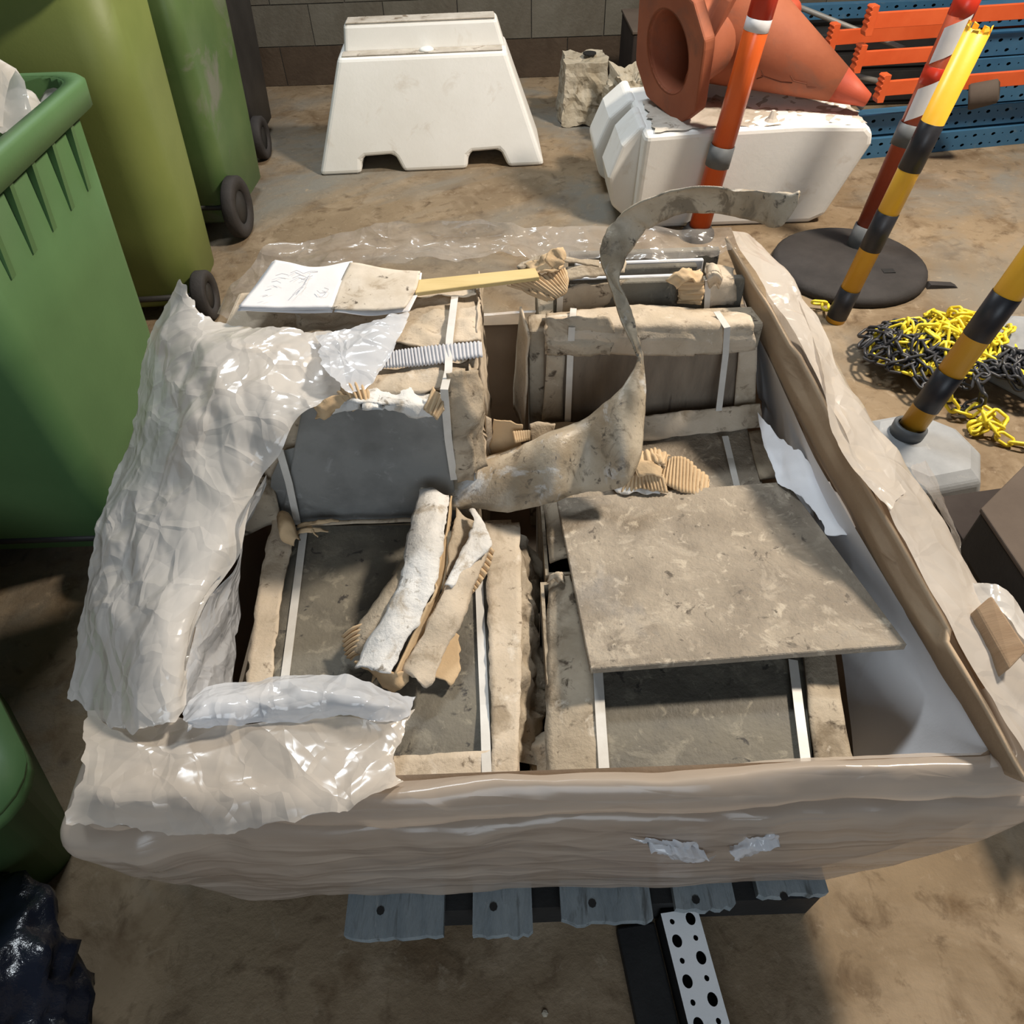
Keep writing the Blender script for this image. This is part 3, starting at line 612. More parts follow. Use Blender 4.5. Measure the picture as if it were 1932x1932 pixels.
nv = thing('navy_crate', 'navy plastic crate in front of the dark brown box at the right edge', 'crate', (1.25, .46, 0))
vs, fs = loft([(rrect(.17, .10, .03), 0), (rrect(.19, .115, .03), .2), (rrect(.205, .13, .03), .2), (rrect(.205, .13, .03), .225), (rrect(.18, .105, .03), .225), (rrect(.16, .09, .03), .01)], True, True)
q = MB().add(vs, fs); q.v = [(x + 1.24, y + .45, z) for x, y, z in q.v]; q.build('crate_body', M['navy'], nv)

# ------------------------------------------------------------------ pallet and galvanised channel
pal = thing('wooden_pallet', 'low weathered blue-grey plank pallet under the wrapped tiles', 'pallet', (.1, .9, 0))
def plank_end(x0, x1, seed):
    rnd = random.Random(seed); n = 12; pts = []
    for i in range(n + 1):
        x = x0 + (x1 - x0) * i / n; pts.append((x, .33 + rnd.uniform(-.0035, .0035) + (.0 if 0 < i < n else .004)))
    return pts
for i, (a, b_) in enumerate(((655, 838), (892, 1004), (1058, 1230), (1275, 1390), (1437, 1572))):
    x0 = at(a, 1715, .115).x; x1 = at(b_, 1715, .115).x
    e = plank_end(0, x1 - x0, i); yf = at((a + b_) / 2, [1770, 1765, 1740, 1715, 1688][i], .115).y - .33
    poly = [(x + x0, -(y + yf)) for x, y in e] + [(x1, -1.42), (x0, -1.42)]
    vs = [(x, -y, z) for z in (.097, .118) for x, y in poly]; n = len(poly)
    fs = [tuple(range(n)), tuple(range(2 * n - 1, n - 1, -1))] + [(k, k + n, (k + 1) % n + n, (k + 1) % n) for k in range(n)]
    MB().add(vs, fs).build('plank', M['plank'], pal)
    MB().lathe([(0, 0), (.007, 0), (.007, .0015), (0, .0015)], 8, Matrix.Translation((x0 + (x1 - x0) * .35, .36, .1178))).build('nail_hole', M['dark'], pal)
MB().box((-.30, .362, .0), (.515, .44, .0965)).build('gap_shade_board', M['dark'], pal)  # board coloured near-black to put shade into the plank gaps
for y in (.86, 1.30):
    MB().box((-.28, y, .0), (.51, y + .09, .097)).build('bearer', M['wood'], pal)
# perforated channel: white upper face, dark left side
ch = thing('perforated_channel', 'galvanised steel channel with rows of holes sticking out from under the pallet', 'channel', (0, 0, 0))
A, B = at(1281, 1718, .075), at(1345, 1960, .075); B = A + (B - A) * 2.2
d = (B - A).normalized(); wd = Vector((-d.y, d.x, 0)); Ln = (B - A).length; W = .066
ch.location = (A.x, A.y, 0)
p = .030; cells = []
for i in range(int(Ln / p)):
    for j in range(2):
        big = (i + j) % 2
        cells.append((p * (i + .5), W * (.27 + .46 * j) if False else W * (.25 + .5 * j), .0105 if big else .0048, .0085 if big else .0042, p, W / 2))
q = perforated(Ln, W, cells)
Mx = Matrix(((d.x, 0, wd.x, 0), (d.y, 0, wd.y, 0), (0, -1, 0, .075), (0, 0, 0, 1)))
q.v = [tuple(Mx @ (Vector(v) - Vector((0, 0, W / 2)))) for v in q.v]; q.build('perforated_face', M['galv'], ch, False, True)
for s_ in (-1, 1):
    c = MB(); o = wd * (W / 2 * s_); e = wd * (W / 2 * s_ - .003 * s_)
    c.hexa([o, o + d * Ln, e + d * Ln, e], [v + Vector((0, 0, .0745)) for v in (o, o + d * Ln, e + d * Ln, e)]); c.build('side_flange', M['dark'], ch, False, True)
ud = MB(); ud.hexa([wd * -.03, wd * -.03 + d * Ln, wd * .03 + d * Ln, wd * .03], [v + Vector((0, 0, .004)) for v in (wd * -.03, wd * -.03 + d * Ln, wd * .03 + d * Ln, wd * .03)]); ud.build('back_web', M['dark'], ch, False, True)
# near-black strip along the left side of the channel
A2 = A - wd * 0; c = MB()
sgn = 1 if wd.x < 0 else -1
dc = thing('black_side_strip', 'near-black strip on the floor along the left of the galvanised channel', 'profile', (A.x, A.y, 0))
o1 = wd * (sgn * (W / 2 + .006)); o2 = wd * (sgn * (W / 2 + .075))
c.hexa([o1, o1 + d * Ln, o2 + d * Ln, o2], [v + Vector((0, 0, h)) for v, h in ((o1, .03), (o1 + d * Ln, .03), (o2 + d * Ln, .03), (o2, .03))]); c.build('side_strip_body', M['dark'], dc, False, True, .004)
tag(MB().lathe([(0, 0), (.006, 0), (.005, .004), (0, .005)], 6, Matrix.Translation(at(1028, 1912, .0))).build('pebble', M['concrete']), 'tiny pale pebble on the floor in front of the pallet', 'pebble')

# ------------------------------------------------------------------ cartons of tiles
def carton_body(parent, x0, x1, y0, y1, z0, z1, m, th=.006):
    q = MB()
    q.box((x0, y0, z0), (x1, y0 + th, z1)); q.box((x0, y1 - th, z0), (x1, y1, z1)); q.box((x0, y0 + th, z0), (x0 + th, y1 - th, z1)); q.box((x1 - th, y0 + th, z0), (x1, y1 - th, z1)); q.box((x0 + th, y0 + th, z0), (x1 - th, y1 - th, z0 + th))
    return q.build('carton_wall', m, parent)
def flat_tile(label, quad, z, th, m, parent=None):
    b_ = [at(px, py, z) for px, py in quad]
    lo = [v - Vector((0, 0, th)) for v in b_]
    o = MB().hexa(lo, b_).build('floor_tile', m, None, False, False, .002, 1)
    return tag(o, label, 'tile', 'stone floor tiles')
def strap(parent, pts, wpx):
    """pts: (px,py,z) along the strap; wpx: width in metres"""
    P = [V(p) for p in pts]; L_ = []; 
    for i, p in enumerate(P):
        t = P[min(i + 1, len(P) - 1)] - P[max(i - 1, 0)]; s = t.cross(Vector((0, -.5, 1))).normalized() * (wpx / 2); L_.append([p - s, p + s])
    q = MB(); vs = [v for pr in L_ for v in pr]; 
    q.add(vs, [(2 * i, 2 * i + 1, 2 * i + 3, 2 * i + 2) for i in range(len(P) - 1)])
    o = q.build('strap', M['strap'], parent); s = o.modifiers.new('solidify', 'SOLIDIFY'); s.thickness = .0015; s.offset = 0
    return o
Z = .50
# left front carton, lying flat
LF = thing('tile_carton', 'open carton of flat tiles at the left front of the load, torn cardboard on it', 'carton', (-.2, .67, .12), group='cartons of stone tiles')
carton_body(LF, -.44, -.002, .425, .925, .13, .487, M['card'])
flat_tile('dark grey stone tile in the left front carton, under the torn cardboard', [(498, 1432), (930, 1424), (917, 988), (522, 992)], Z - .006, .02, M['tile'])
ribbon('carton_lip', [((518, 966, .512), (556, 985, .512)), ((503, 1030, .514), (552, 1030, .514)), ((490, 1090, .512), (537, 1085, .51)), ((478, 1180, .512), (526, 1175, .51)), ((468, 1255, .511), (517, 1250, .51)), ((458, 1318, .510), (517, 1310, .51))], M['card'], LF, 40, 6, amp=.003, freq=14, seed=3, rag=.004, ragf=60, solid=.004)
ribbon('carton_lip', [((980, 985, .510), (912, 982, .512)), ((984, 1100, .508), (918, 1100, .510)), ((984, 1250, .507), (924, 1250, .510)), ((980, 1380, .507), (927, 1380, .509)), ((975, 1470, .507), (928, 1470, .508))], M['card'], LF, 40, 6, amp=.003, freq=14, seed=5, rag=.003, ragf=60, solid=.004)
ribbon('carton_lip', [((735, 1428, .508), (735, 1480, .506)), ((830, 1422, .508), (830, 1478, .506)), ((925, 1416, .509), (925, 1474, .506))], M['card'], LF, 20, 4, amp=.002, freq=14, seed=6, rag=.002, ragf=60, solid=.004)
ribbon('back_edge', [((575, 993, .512), (575, 985, .514)), ((680, 987, .513), (680, 980, .515)), ((790, 984, .512), (790, 977, .513))], M['card'], LF, 16, 2, amp=.002, freq=20, seed=7, solid=.003)
ribbon('torn_corner', [((520, 975, .53), (545, 968, .535)), ((525, 1000, .545), (555, 985, .545)), ((532, 1020, .53), (560, 1005, .53)), ((555, 1030, .515), (566, 1020, .515))], M['card_brown'], LF, 20, 5, bulge=.012, amp=.003, seed=8, solid=.003)
for k, (xa, ya, xb, yb_) in enumerate(((560, 988, 640, 978), (558, 1000, 620, 996), (575, 985, 600, 1010))):
    ribbon('frayed_paper', [((xa, ya, .518), (xa, ya + 7, .518)), (((xa + xb) / 2, (ya + yb_) / 2 - 3, .526), ((xa + xb) / 2, (ya + yb_) / 2 + 5, .524)), ((xb, yb_, .518), (xb, yb_ + 4, .518))], M['card_brown'], LF, 16, 3, amp=.006, freq=40, seed=9 + k, solid=.002)
strap(LF, [(573, 1005, .5), (566, 1060, .497), (553, 1160, .496), (535, 1300, .496)], .0135)
strap(LF, [(903, 1075, .5), (908, 1200, .5), (914, 1330, .5), (917, 1416, .51), (919, 1474, .509)], .0135)
# foam-like torn side of the left front carton facing the gap
sheet('torn_side', [[(982, 1000, .50), (984, 1150, .5), (982, 1300, .495), (977, 1460, .49)], [(1005, 1012, .46), (1018, 1130, .46), (1010, 1300, .44), (992, 1440, .44)], [(1020, 1040, .40), (1028, 1140, .38), (1015, 1300, .36), (995, 1440, .36)]], 40, 16, M['card_dirty'], LF, amp=.014, freq=22, seed=12, rag=.012, ragf=30)

# right front carton, lying flat
RF = thing('tile_carton', 'open carton of flat tiles at the right front of the load, under the loose tile', 'carton', (.27, .6, .12), group='cartons of stone tiles')
carton_body(RF, .045, .475, .425, .775, .13, .487, M['card_dirty'])
flat_tile('brownish grey stone tile in the right front carton, half hidden by the loose tile', [(1140, 1470), (1536, 1456), (1502, 1085), (1085, 1092)], Z - .006, .02, M['tile'])
ribbon('carton_lip', [((1036, 1092, .498), (1078, 1088, .508)), ((1030, 1180, .49), (1100, 1180, .505)), ((1029, 1300, .488), (1128, 1300, .503)), ((1030, 1400, .488), (1140, 1400, .503)), ((1032, 1476, .488), (1148, 1470, .503))], M['card_dirty'], RF, 40, 8, bulge=.006, amp=.004, freq=14, seed=13, rag=.003, solid=.005)
ribbon('carton_lip', [((1500, 1085, .508), (1556, 1085, .504)), ((1520, 1270, .508), (1580, 1270, .504)), ((1530, 1370, .508), (1595, 1370, .504)), ((1541, 1458, .507), (1610, 1452, .503))], M['card_dirty'], RF, 40, 6, amp=.002, freq=14, seed=14, solid=.005)
ribbon('torn_corner', [((1034, 1100, .505), (1060, 1090, .512)), ((1040, 1086, .515), (1066, 1084, .518)), ((1052, 1100, .512), (1068, 1100, .512))], M['card'], RF, 14, 5, bulge=.008, amp=.004, freq=30, seed=15, solid=.003)
strap(RF, [(1128, 1265, .507), (1133, 1350, .506), (1141, 1470, .505)], .015)
strap(RF, [(1496, 1245, .503), (1509, 1350, .503), (1523, 1458, .503)], .0145)

# right middle carton, flat, mostly under the loose tile
RM = thing('tile_carton', 'flat tile carton behind the loose tile, torn corrugated card on it', 'carton', (.28, .95, .12), group='cartons of stone tiles')
carton_body(RM, .055, .485, .79, 1.125, .13, .487, M['card_dirty'])
flat_tile('tan stone tile in the carton behind the loose tile', [(1085, 1080), (1478, 1050), (1408, 800), (1062, 820)], Z - .004, .02, M['tile_tan'])
ribbon('carton_lip', [((1000, 805, .51), (1062, 800, .515)), ((1015, 860, .505), (1068, 850, .51)), ((1026, 960, .50), (1080, 955, .505)), ((1035, 1060, .50), (1088, 1050, .505))], M['card_dirty'], RM, 30, 5, bulge=.008, amp=.004, seed=16, solid=.004)
ribbon('carton_lip', [((1412, 815, .50), (1436, 812, .505)), ((1422, 860, .50), (1452, 855, .50)), ((1434, 905, .50), (1470, 900, .50))], M['card_dirty'], RM, 16, 4, amp=.002, seed=17, solid=.004)
strap(RM, [(1368, 823, .515), (1378, 865, .502), (1392, 925, .500)], .0125)

# right back carton, tiles standing on edge
RB = thing('tile_carton', 'upright tile carton with a capped top edge and two white straps, right rear', 'carton', (.28, 1.24, .12), group='cartons of stone tiles')
q = MB(); q.box((.045, 1.225, .13), (.505, 1.29, .70)); q.build('carton_wall', M['card_dirty'], RB, False, False, .006)
o = MB().box((.075, 1.205, .45), (.485, 1.222, .69)).build('floor_tile', M['tile_edge'], None, False, False, .002, 1); tag(o, 'brown streaked tile standing on edge in the strapped right rear carton', 'tile', 'stone floor tiles')
sheet('capped_edge', [[(1030, 590, .71), (1100, 585, .715), (1180, 575, .72), (1260, 578, .72), (1340, 585, .715), (1415, 592, .71)],
                      [aty(1028, 622, 1.19), aty(1100, 618, 1.185), aty(1180, 613, 1.185), aty(1260, 613, 1.185), aty(1340, 616, 1.19), aty(1422, 612, 1.19)],
                      [aty(1030, 666, 1.19), aty(1100, 666, 1.185), aty(1160, 666, 1.185), aty(1260, 668, 1.185), aty(1340, 668, 1.185), aty(1425, 662, 1.185)]], 60, 20, M['card'], RB, amp=.004, freq=16, seed=18, rag=.004, ragf=50, solid=.004, ragsides=(1, 0, 1, 1))
sheet('cap_flap', [[aty(1030, 600, 1.188), aty(1090, 598, 1.182), aty(1150, 600, 1.182)], [aty(1030, 630, 1.18), aty(1090, 628, 1.178), aty(1160, 632, 1.178)], [aty(1032, 667, 1.18), aty(1090, 668, 1.178), aty(1150, 668, 1.178)]], 20, 14, M['card_dirty'], RB, amp=.004, freq=16, seed=19, rag=.005, solid=.003)
sheet('side_flap', [[aty(1031, 668, 1.195), aty(1066, 668, 1.195)], [aty(1028, 730, 1.195), aty(1062, 730, 1.195)], [aty(1022, 795, 1.19), aty(1062, 792, 1.19)]], 6, 16, M['card_dirty'], RB, amp=.003, seed=20, solid=.004)
sheet('side_flap', [[aty(1393, 664, 1.195), aty(1428, 655, 1.195)], [aty(1389, 720, 1.195), aty(1426, 720, 1.195)], [aty(1384, 775, 1.19), aty(1424, 770, 1.19)]], 6, 16, M['card'], RB, amp=.003, seed=21, solid=.004)
sheet('left_side', [[Vector((.04, 1.20, .71)), Vector((.03, 1.30, .71))], [Vector((.035, 1.19, .6)), Vector((.02, 1.30, .6))], [Vector((.03, 1.185, .47)), Vector((.01, 1.30, .45))]], 8, 16, M['card'], RB, amp=.004, seed=22, solid=.004)
sheet('bottom_lip', [[aty(1012, 798, 1.165), aty(1130, 792, 1.16), aty(1230, 782, 1.16), aty(1330, 772, 1.16), aty(1436, 763, 1.165)], [(1010, 838, .50), (1130, 838, .502), (1230, 830, .505), (1330, 818, .505), (1440, 806, .505)]], 50, 10, M['card'], RB, amp=.003, freq=18, seed=23, rag=.003, solid=.005)
strap(RB, [(1082, 582, .722), aty(1079, 618, 1.176), aty(1076, 668, 1.176), aty(1071, 795, 1.17)], .0125)
strap(RB, [(1352, 588, .722), aty(1372, 618, 1.179), aty(1369, 668, 1.178), aty(1356, 775, 1.155)], .0125)

# right rearmost carton with tiles on edge showing their top edges
RR = thing('tile_carton', 'rearmost upright tile carton at the right, its tile edges showing in a row', 'carton', (.3, 1.4, .12), group='cartons of stone tiles')
MB().box((.07, 1.345, .13), (.50, 1.50, .66)).build('carton_wall', M['card_dirty'], RR, False, False, .006)
for k, (y, z1, x0, x1, m_) in enumerate(((1.322, .742, .10, .485, 'tile'), (1.355, .735, .13, .40, 'liner'), (1.385, .738, .13, .40, 'tile'), (1.415, .735, .15, .42, 'liner'), (1.445, .74, .14, .46, 'tile'))):
    o = MB().box((x0, y, .55), (x1, y + (.018 if m_ == 'tile' else .010), z1)).build('floor_tile' if m_ == 'tile' else 'foam_spacer', M[m_], RR if m_ == 'liner' else None, False, False, .002, 1)
    if m_ == 'tile': tag(o, ('grey tile on edge at the front of the rearmost right carton', '', 'grey tile on edge in the middle of the rearmost right carton', '', 'grey tile on edge at the back of the rearmost right carton')[k], 'tile', 'stone floor tiles')
ribbon('corner_wrap', [(aty(1055, 545, 1.315), aty(1180, 530, 1.315)), (aty(1050, 575, 1.31), aty(1150, 572, 1.31)), (aty(1062, 600, 1.31), aty(1130, 585, 1.31))], M['card_dirty'], RR, 14, 10, amp=.006, seed=24, rag=.006, solid=.003)
ribbon('corner_wrap', [((1330, 495, .745), (1385, 505, .745)), (aty(1335, 530, 1.315), aty(1388, 530, 1.315)), (aty(1335, 580, 1.31), aty(1385, 578, 1.31))], M['card'], RR, 14, 8, amp=.005, seed=25, rag=.005, solid=.003)
ribbon('wrap_sheet', [((1060, 505, .755), (1068, 528, .752)), ((1120, 495, .765), (1125, 520, .76)), ((1180, 490, .765), (1180, 512, .76))], M['card_dirty'], RR, 20, 6, bulge=.006, amp=.008, seed=26, rag=.006, solid=.002)
strap(RR, [aty(1336, 528, 1.305), aty(1333, 590, 1.30)], .012)
strap(RR, [aty(1057, 560, 1.305), aty(1055, 598, 1.305)], .012)

# left middle carton, tiles standing
LM = thing('tile_carton', 'upright tile carton at the left with slate-grey tile face and torn front flap', 'carton', (-.26, 1.0, .12), group='cartons of stone tiles')
MB().box((-.45, .965, .13), (-.065, 1.075, .765)).build('carton_wall', M['card'], LM, False, False, .008)
o = MB().add([*(aty(px, py, .935) for px, py in ((528, 992), (866, 992), (838, 770), (570, 770))), *(aty(px, py, .955) for px, py in ((528, 992), (866, 992), (838, 770), (570, 770)))], [(0, 1, 2, 3), (7, 6, 5, 4), (0, 4, 5, 1), (1, 5, 6, 2), (2, 6, 7, 3), (3, 7, 4, 0)]).build('floor_tile', M['tile_slate'], None, False, False, .002, 1)
tag(o, 'smooth slate-grey tile standing behind the left front carton', 'tile', 'stone floor tiles')
o = MB().add([*(aty(px, py, .945) for px, py in ((505, 985), (560, 985), (572, 840), (535, 850), (512, 900))), *(aty(px, py, .96) for px, py in ((505, 985), (560, 985), (572, 840), (535, 850), (512, 900)))], [(0, 1, 2, 3, 4), (9, 8, 7, 6, 5)] + [(i, i + 5, (i + 1) % 5 + 5, (i + 1) % 5) for i in range(5)]).build('broken_tile_corner', M['tile_slate'], LM)
sheet('right_flap', [[aty(846, 712, .93), aty(880, 706, .94), aty(908, 700, .97)], [aty(850, 790, .92), aty(888, 785, .93), aty(914, 775, .96)], [aty(862, 905, .92), aty(900, 895, .93), aty(922, 880, .95)]], 14, 24, M['card_dirty'], LM, amp=.008, freq=15, seed=27, rag=.004, solid=.004)
sheet('right_side', [[Vector((-.062, .96, .79)), Vector((-.058, 1.02, .79)), Vector((-.06, 1.08, .78))], [Vector((-.055, .95, .66)), Vector((-.05, 1.02, .66)), Vector((-.055, 1.08, .66))], [Vector((-.052, .945, .5)), Vector((-.05, 1.02, .48)), Vector((-.055, 1.08, .48))]], 12, 20, M['card'], LM, amp=.006, freq=16, seed=28, rag=.004, solid=.003)
sheet('top_sheet', [[(700, 690, .79), (770, 690, .795), (850, 680, .795), (905, 672, .79)], [(690, 712, .79), (770, 708, .795), (850, 702, .797), (905, 696, .785)], [(640, 735, .785), (760, 742, .79), (840, 728, .79), (900, 720, .77)]], 30, 14, M['card'], LM, amp=.007, freq=18, seed=29, rag=.005, solid=.003)
sheet('torn_front_flap', [[(625, 735, .785), (690, 728, .795), (760, 735, .79), (835, 738, .785)], [aty(640, 755, .91), aty(690, 755, .90), aty(760, 760, .90), aty(832, 762, .905)], [aty(600, 790, .91), aty(690, 770, .895), aty(760, 782, .895), aty(826, 790, .90)]], 44, 14, M['card_white'], LM, amp=.008, freq=18, seed=30, rag=.006, ragf=45, solid=.004)
ribbon('corrugated_tear', [((632, 740, .80), (665, 775, .775)), ((660, 722, .805), (680, 765, .79)), ((692, 728, .80), (700, 775, .785))], M['card_brown'], LM, 40, 10, bulge=.006, corr=(.0025, 5, 'v'), amp=.003, seed=31, rag=.006, solid=.002)
ribbon('corrugated_tear', [((818, 728, .80), (800, 775, .78)), ((832, 745, .795), (815, 785, .775)), ((838, 770, .78), (826, 792, .765))], M['card_brown'], LM, 30, 8, corr=(.002, 4, 'v'), amp=.004, seed=32, rag=.005, solid=.002)
ribbon('brown_tear', [((590, 770, .78), (600, 792, .765)), ((630, 750, .80), (640, 775, .775)), ((660, 745, .80), (668, 765, .785))], M['card_brown'], LM, 24, 8, amp=.012, freq=25, seed=33, rag=.008, solid=.002)
strap(LM, [(858, 560, .805), (848, 640, .803), (846, 700, .803), aty(838, 735, .905), aty(846, 830, .915), aty(857, 905, .915)], .0125)
strap(LM, [aty(527, 848, .925), aty(545, 910, .925), aty(562, 990, .925)], .0135)
# left back carton
LB = thing('tile_carton', 'crumpled closed tile carton at the left rear, papers lying beside it', 'carton', (-.3, 1.2, .12), group='cartons of stone tiles')
MB().box((-.52, 1.09, .13), (-.055, 1.30, .765)).build('carton_wall', M['card'], LB, False, False, .008)
sheet('top_sheet', [[(560, 560, .785), (690, 565, .79), (800, 560, .795), (905, 545, .79)], [(560, 600, .785), (690, 605, .79), (800, 600, .80), (908, 590, .79)], [(560, 640, .785), (690, 645, .79), (800, 645, .80), (908, 640, .785)]], 40, 30, M['card'], LB, amp=.008, freq=16, seed=34, rag=.004, solid=.003)
sheet('right_side', [[Vector((-.048, 1.09, .79)), Vector((-.045, 1.19, .795)), Vector((-.048, 1.30, .79))], [Vector((-.042, 1.09, .66)), Vector((-.04, 1.19, .66)), Vector((-.042, 1.30, .66))], [Vector((-.04, 1.09, .5)), Vector((-.038, 1.19, .48)), Vector((-.04, 1.30, .48))]], 14, 20, M['card'], LB, amp=.006, freq=16, seed=35, solid=.003)
ribbon('corrugated_strip', [((712, 668, .805), (712, 694, .80)), ((800, 655, .806), (805, 688, .80)), ((908, 645, .803), (910, 672, .80))], mat('grey_fluted_paper', (.46, .46, .48), (.56, .56, .58), 8, .7), LB, 170, 6, corr=(.0022, 30, 'v'), solid=.002)
# base board under everything
bb = thing('base_board', 'brown board base under the cartons, seen only in the gap', 'board', (0, .95, .12))
MB().box((-.52, .42, .119), (.52, 1.46, .127)).build('board', M['skirt_board'], bb)
lc = thing('tile_carton', 'low cardboard carton corner between film and left front carton', 'carton', (-.46, 1.0, .3), group='cartons of stone tiles')
sheet('carton_corner', [[(470, 915, .60), (500, 900, .60), (520, 905, .58)], [(465, 950, .56), (500, 940, .57), (525, 945, .55)], [(455, 1010, .48), (500, 990, .5), (528, 985, .5)]], 14, 14, M['card_dirty'], lc, amp=.005, seed=36, solid=.004)

# ------------------------------------------------------------------ loose tile
T = [at(1050, 940, .518), at(1484, 908, .525), at(1712, 1216, .562), at(1114, 1262, .558)]
nrm = (T[1] - T[0]).cross(T[3] - T[0]).normalized(); nrm = nrm if nrm.z > 0 else -nrm
o = MB().hexa([t - nrm * .013 for t in (T[3], T[2], T[1], T[0])], [T[3], T[2], T[1], T[0]]).build('floor_tile', M['tile_tan'], None, False, False, .0015, 1)
tag(o, 'loose tan stone tile laid askew on top of the right front carton', 'tile', 'stone floor tiles')

# ------------------------------------------------------------------ plastic film, walls and liner
FW_ = thing('film_wrapping', 'torn milky stretch film wrapped round the pallet load of tiles', 'film', (0, .95, .12))
drape = [
    [(770, 598, .812), (620, 618, .812), (480, 605, .81), (385, 592, .80), (345, 527, .835)],
    [(740, 650, .812), (600, 645, .812), (470, 650, .81), (365, 650, .79), (287, 640, .73)],
    [(690, 722, .808), (590, 735, .80), (470, 720, .79), (360, 735, .76), (256, 770, .67)],
    [(575, 775, .785), (500, 800, .77), (420, 800, .76), (330, 810, .73), (245, 805, .66)],
    [(527, 850, .735), (470, 860, .74), (390, 870, .73), (300, 870, .70), (222, 875, .62)],
    [(478, 925, .69), (430, 945, .70), (360, 955, .695), (270, 960, .67), (195, 970, .59)],
    [(446, 1040, .64), (400, 1055, .665), (330, 1070, .665), (245, 1080, .635), (168, 1100, .56)],
    [(385, 1140, .63), (350, 1160, .65), (295, 1180, .65), (220, 1190, .61), (148, 1200, .54)],
    [(358, 1240, .60), (330, 1260, .625), (280, 1280, .62), (210, 1290, .58), (134, 1285, .51)],
    [(352, 1335, .58), (318, 1365, .585), (270, 1374, .57), (212, 1370, .55), (128, 1314, .505)]]
sheet('left_drape', drape, 150, 230, M['film'], FW_, fold=.026, freq=6.5, seed=2, rag=.012, ragf=35, ragsides=(1, 1, 0, 1))
sheet('inner_fold', [[(500, 895, .695), (470, 960, .69), (445, 1045, .65), (388, 1140, .635), (362, 1240, .61), (350, 1330, .585)],
                     [(485, 925, .62), (465, 975, .61), (448, 1060, .58), (425, 1150, .56), (405, 1240, .54), (385, 1330, .53)],
                     [(470, 960, .54), (462, 1000, .52), (455, 1080, .49), (448, 1160, .48), (442, 1240, .48), (436, 1325, .48)]], 60, 30, M['film_blue'], FW_, fold=.014, freq=9, seed=5)
sheet('front_flap', [[(340, 1345, .585), (400, 1302, .57), (480, 1292, .56), (570, 1284, .555), (660, 1284, .56), (740, 1300, .55), (790, 1315, .53)],
                     [(350, 1362, .60), (410, 1335, .595), (480, 1325, .59), (570, 1318, .585), (660, 1320, .585), (730, 1330, .57), (782, 1335, .53)],
                     [(352, 1378, .58), (410, 1372, .575), (480, 1362, .565), (570, 1356, .56), (650, 1350, .565), (720, 1362, .55), (775, 1352, .53)]], 80, 34, M['film_blue'], FW_, fold=.018, freq=13, seed=6, rag=.006)
sheet('front_tongue', [[(160, 1335, .535), (300, 1345, .54), (420, 1368, .565), (520, 1362, .56), (640, 1352, .562), (720, 1360, .548), (780, 1338, .53)],
                       [(160, 1405, .57), (300, 1400, .568), (420, 1400, .562), (520, 1400, .56), (640, 1398, .552), (710, 1395, .54), (762, 1382, .53)],
                       [(155, 1450, .572), (300, 1445, .57), (420, 1448, .566), (520, 1450, .562), (640, 1452, .555), (700, 1446, .545), (745, 1425, .53)],
                       [(140, 1500, .562), (300, 1505, .566), (420, 1505, .562), (520, 1503, .558), (640, 1500, .556), (700, 1490, .555), (750, 1470, .545)],
                       [aty(122, 1555, .362), aty(300, 1568, .360), aty(420, 1562, .360), aty(520, 1550, .361), aty(640, 1530, .364), aty(700, 1508, .372), (756, 1478, .545)]], 90, 70, M['film_collar'], FW_, fold=.011, freq=9, seed=7, rag=.008, ragsides=(0, 1, 1, 1))
sheet('back_film', [[(405, 590, .66), (440, 520, .755), (530, 456, .79), (700, 440, .80), (890, 414, .84), (1000, 428, .80), (1120, 426, .79), (1260, 434, .79), (1378, 430, .79)],
                    [(412, 592, .70), (455, 545, .77), (540, 495, .795), (700, 470, .80), (880, 455, .80), (1000, 455, .79), (1120, 455, .78), (1260, 462, .775), (1385, 455, .77)],
                    [(425, 594, .74), (480, 575, .785), (560, 540, .80), (700, 520, .80), (870, 505, .795), (960, 492, .79), (1110, 488, .765), (1260, 490, .765), (1395, 482, .75)]], 130, 50, M['film_clear'], FW_, fold=.028, freq=10, seed=8, rag=.008, ragsides=(0, 1, 0, 0))
sheet('torn_lap', [[(600, 628, .82), (690, 605, .825), (765, 585, .82)], [(610, 690, .82), (690, 675, .82), (765, 610, .815)], [(660, 738, .81), (700, 715, .81), (735, 670, .812)]], 34, 34, M['film_blue'], FW_, fold=.016, freq=10, seed=9, rag=.01)
# right collar film, from the ridge outwards and down
ridge = [(1378, 440, .79), (1425, 515, .765), (1482, 605, .735), (1570, 765, .69), (1640, 905, .66), (1742, 1080, .635), (1830, 1245, .62), (1905, 1375, .60), (1960, 1470, .58)]
inner = [(1392, 500, .70), (1415, 590, .67), (1448, 660, .64), (1530, 830, .60), (1600, 955, .575), (1680, 1105, .555), (1762, 1240, .545), (1840, 1365, .535), (1895, 1452, .53)]
outer = [(1432, 470, .72), (1500, 548, .72), (1555, 632, .68), (1602, 745, .64), (1680, 850, .60), (1770, 965, .58), (1840, 1095, .56), (1932, 1200, .54), (2010, 1330, .52)]
low = [(Vector((.62, 1.46, .55))), Vector((.66, 1.30, .52)), Vector((.68, 1.18, .50)), Vector((.70, 1.0, .48)), Vector((.71, .9, .46)), Vector((.72, .78, .45)), Vector((.73, .66, .44)), Vector((.735, .55, .44)), Vector((.735, .44, .44))]
mid_ = [(V(a) * .45 + V(b_) * .55) + Vector((.004, 0, .012)) for a, b_ in zip(ridge, outer)]
sheet('right_collar', [ridge, mid_, outer, low], 130, 40, M['film_collar'], FW_, fold=.012, freq=9, seed=10)
sheet('loose_edge', [[(1498, 545, .735), (1560, 635, .70), (1598, 760, .665), (1640, 840, .655), (1710, 925, .645)], [(1535, 640, .72), (1552, 690, .71), (1560, 780, .69), (1600, 870, .68), (1680, 960, .66)]], 60, 14, M['film_collar'], FW_, fold=.006, freq=8, seed=11, rag=.004)
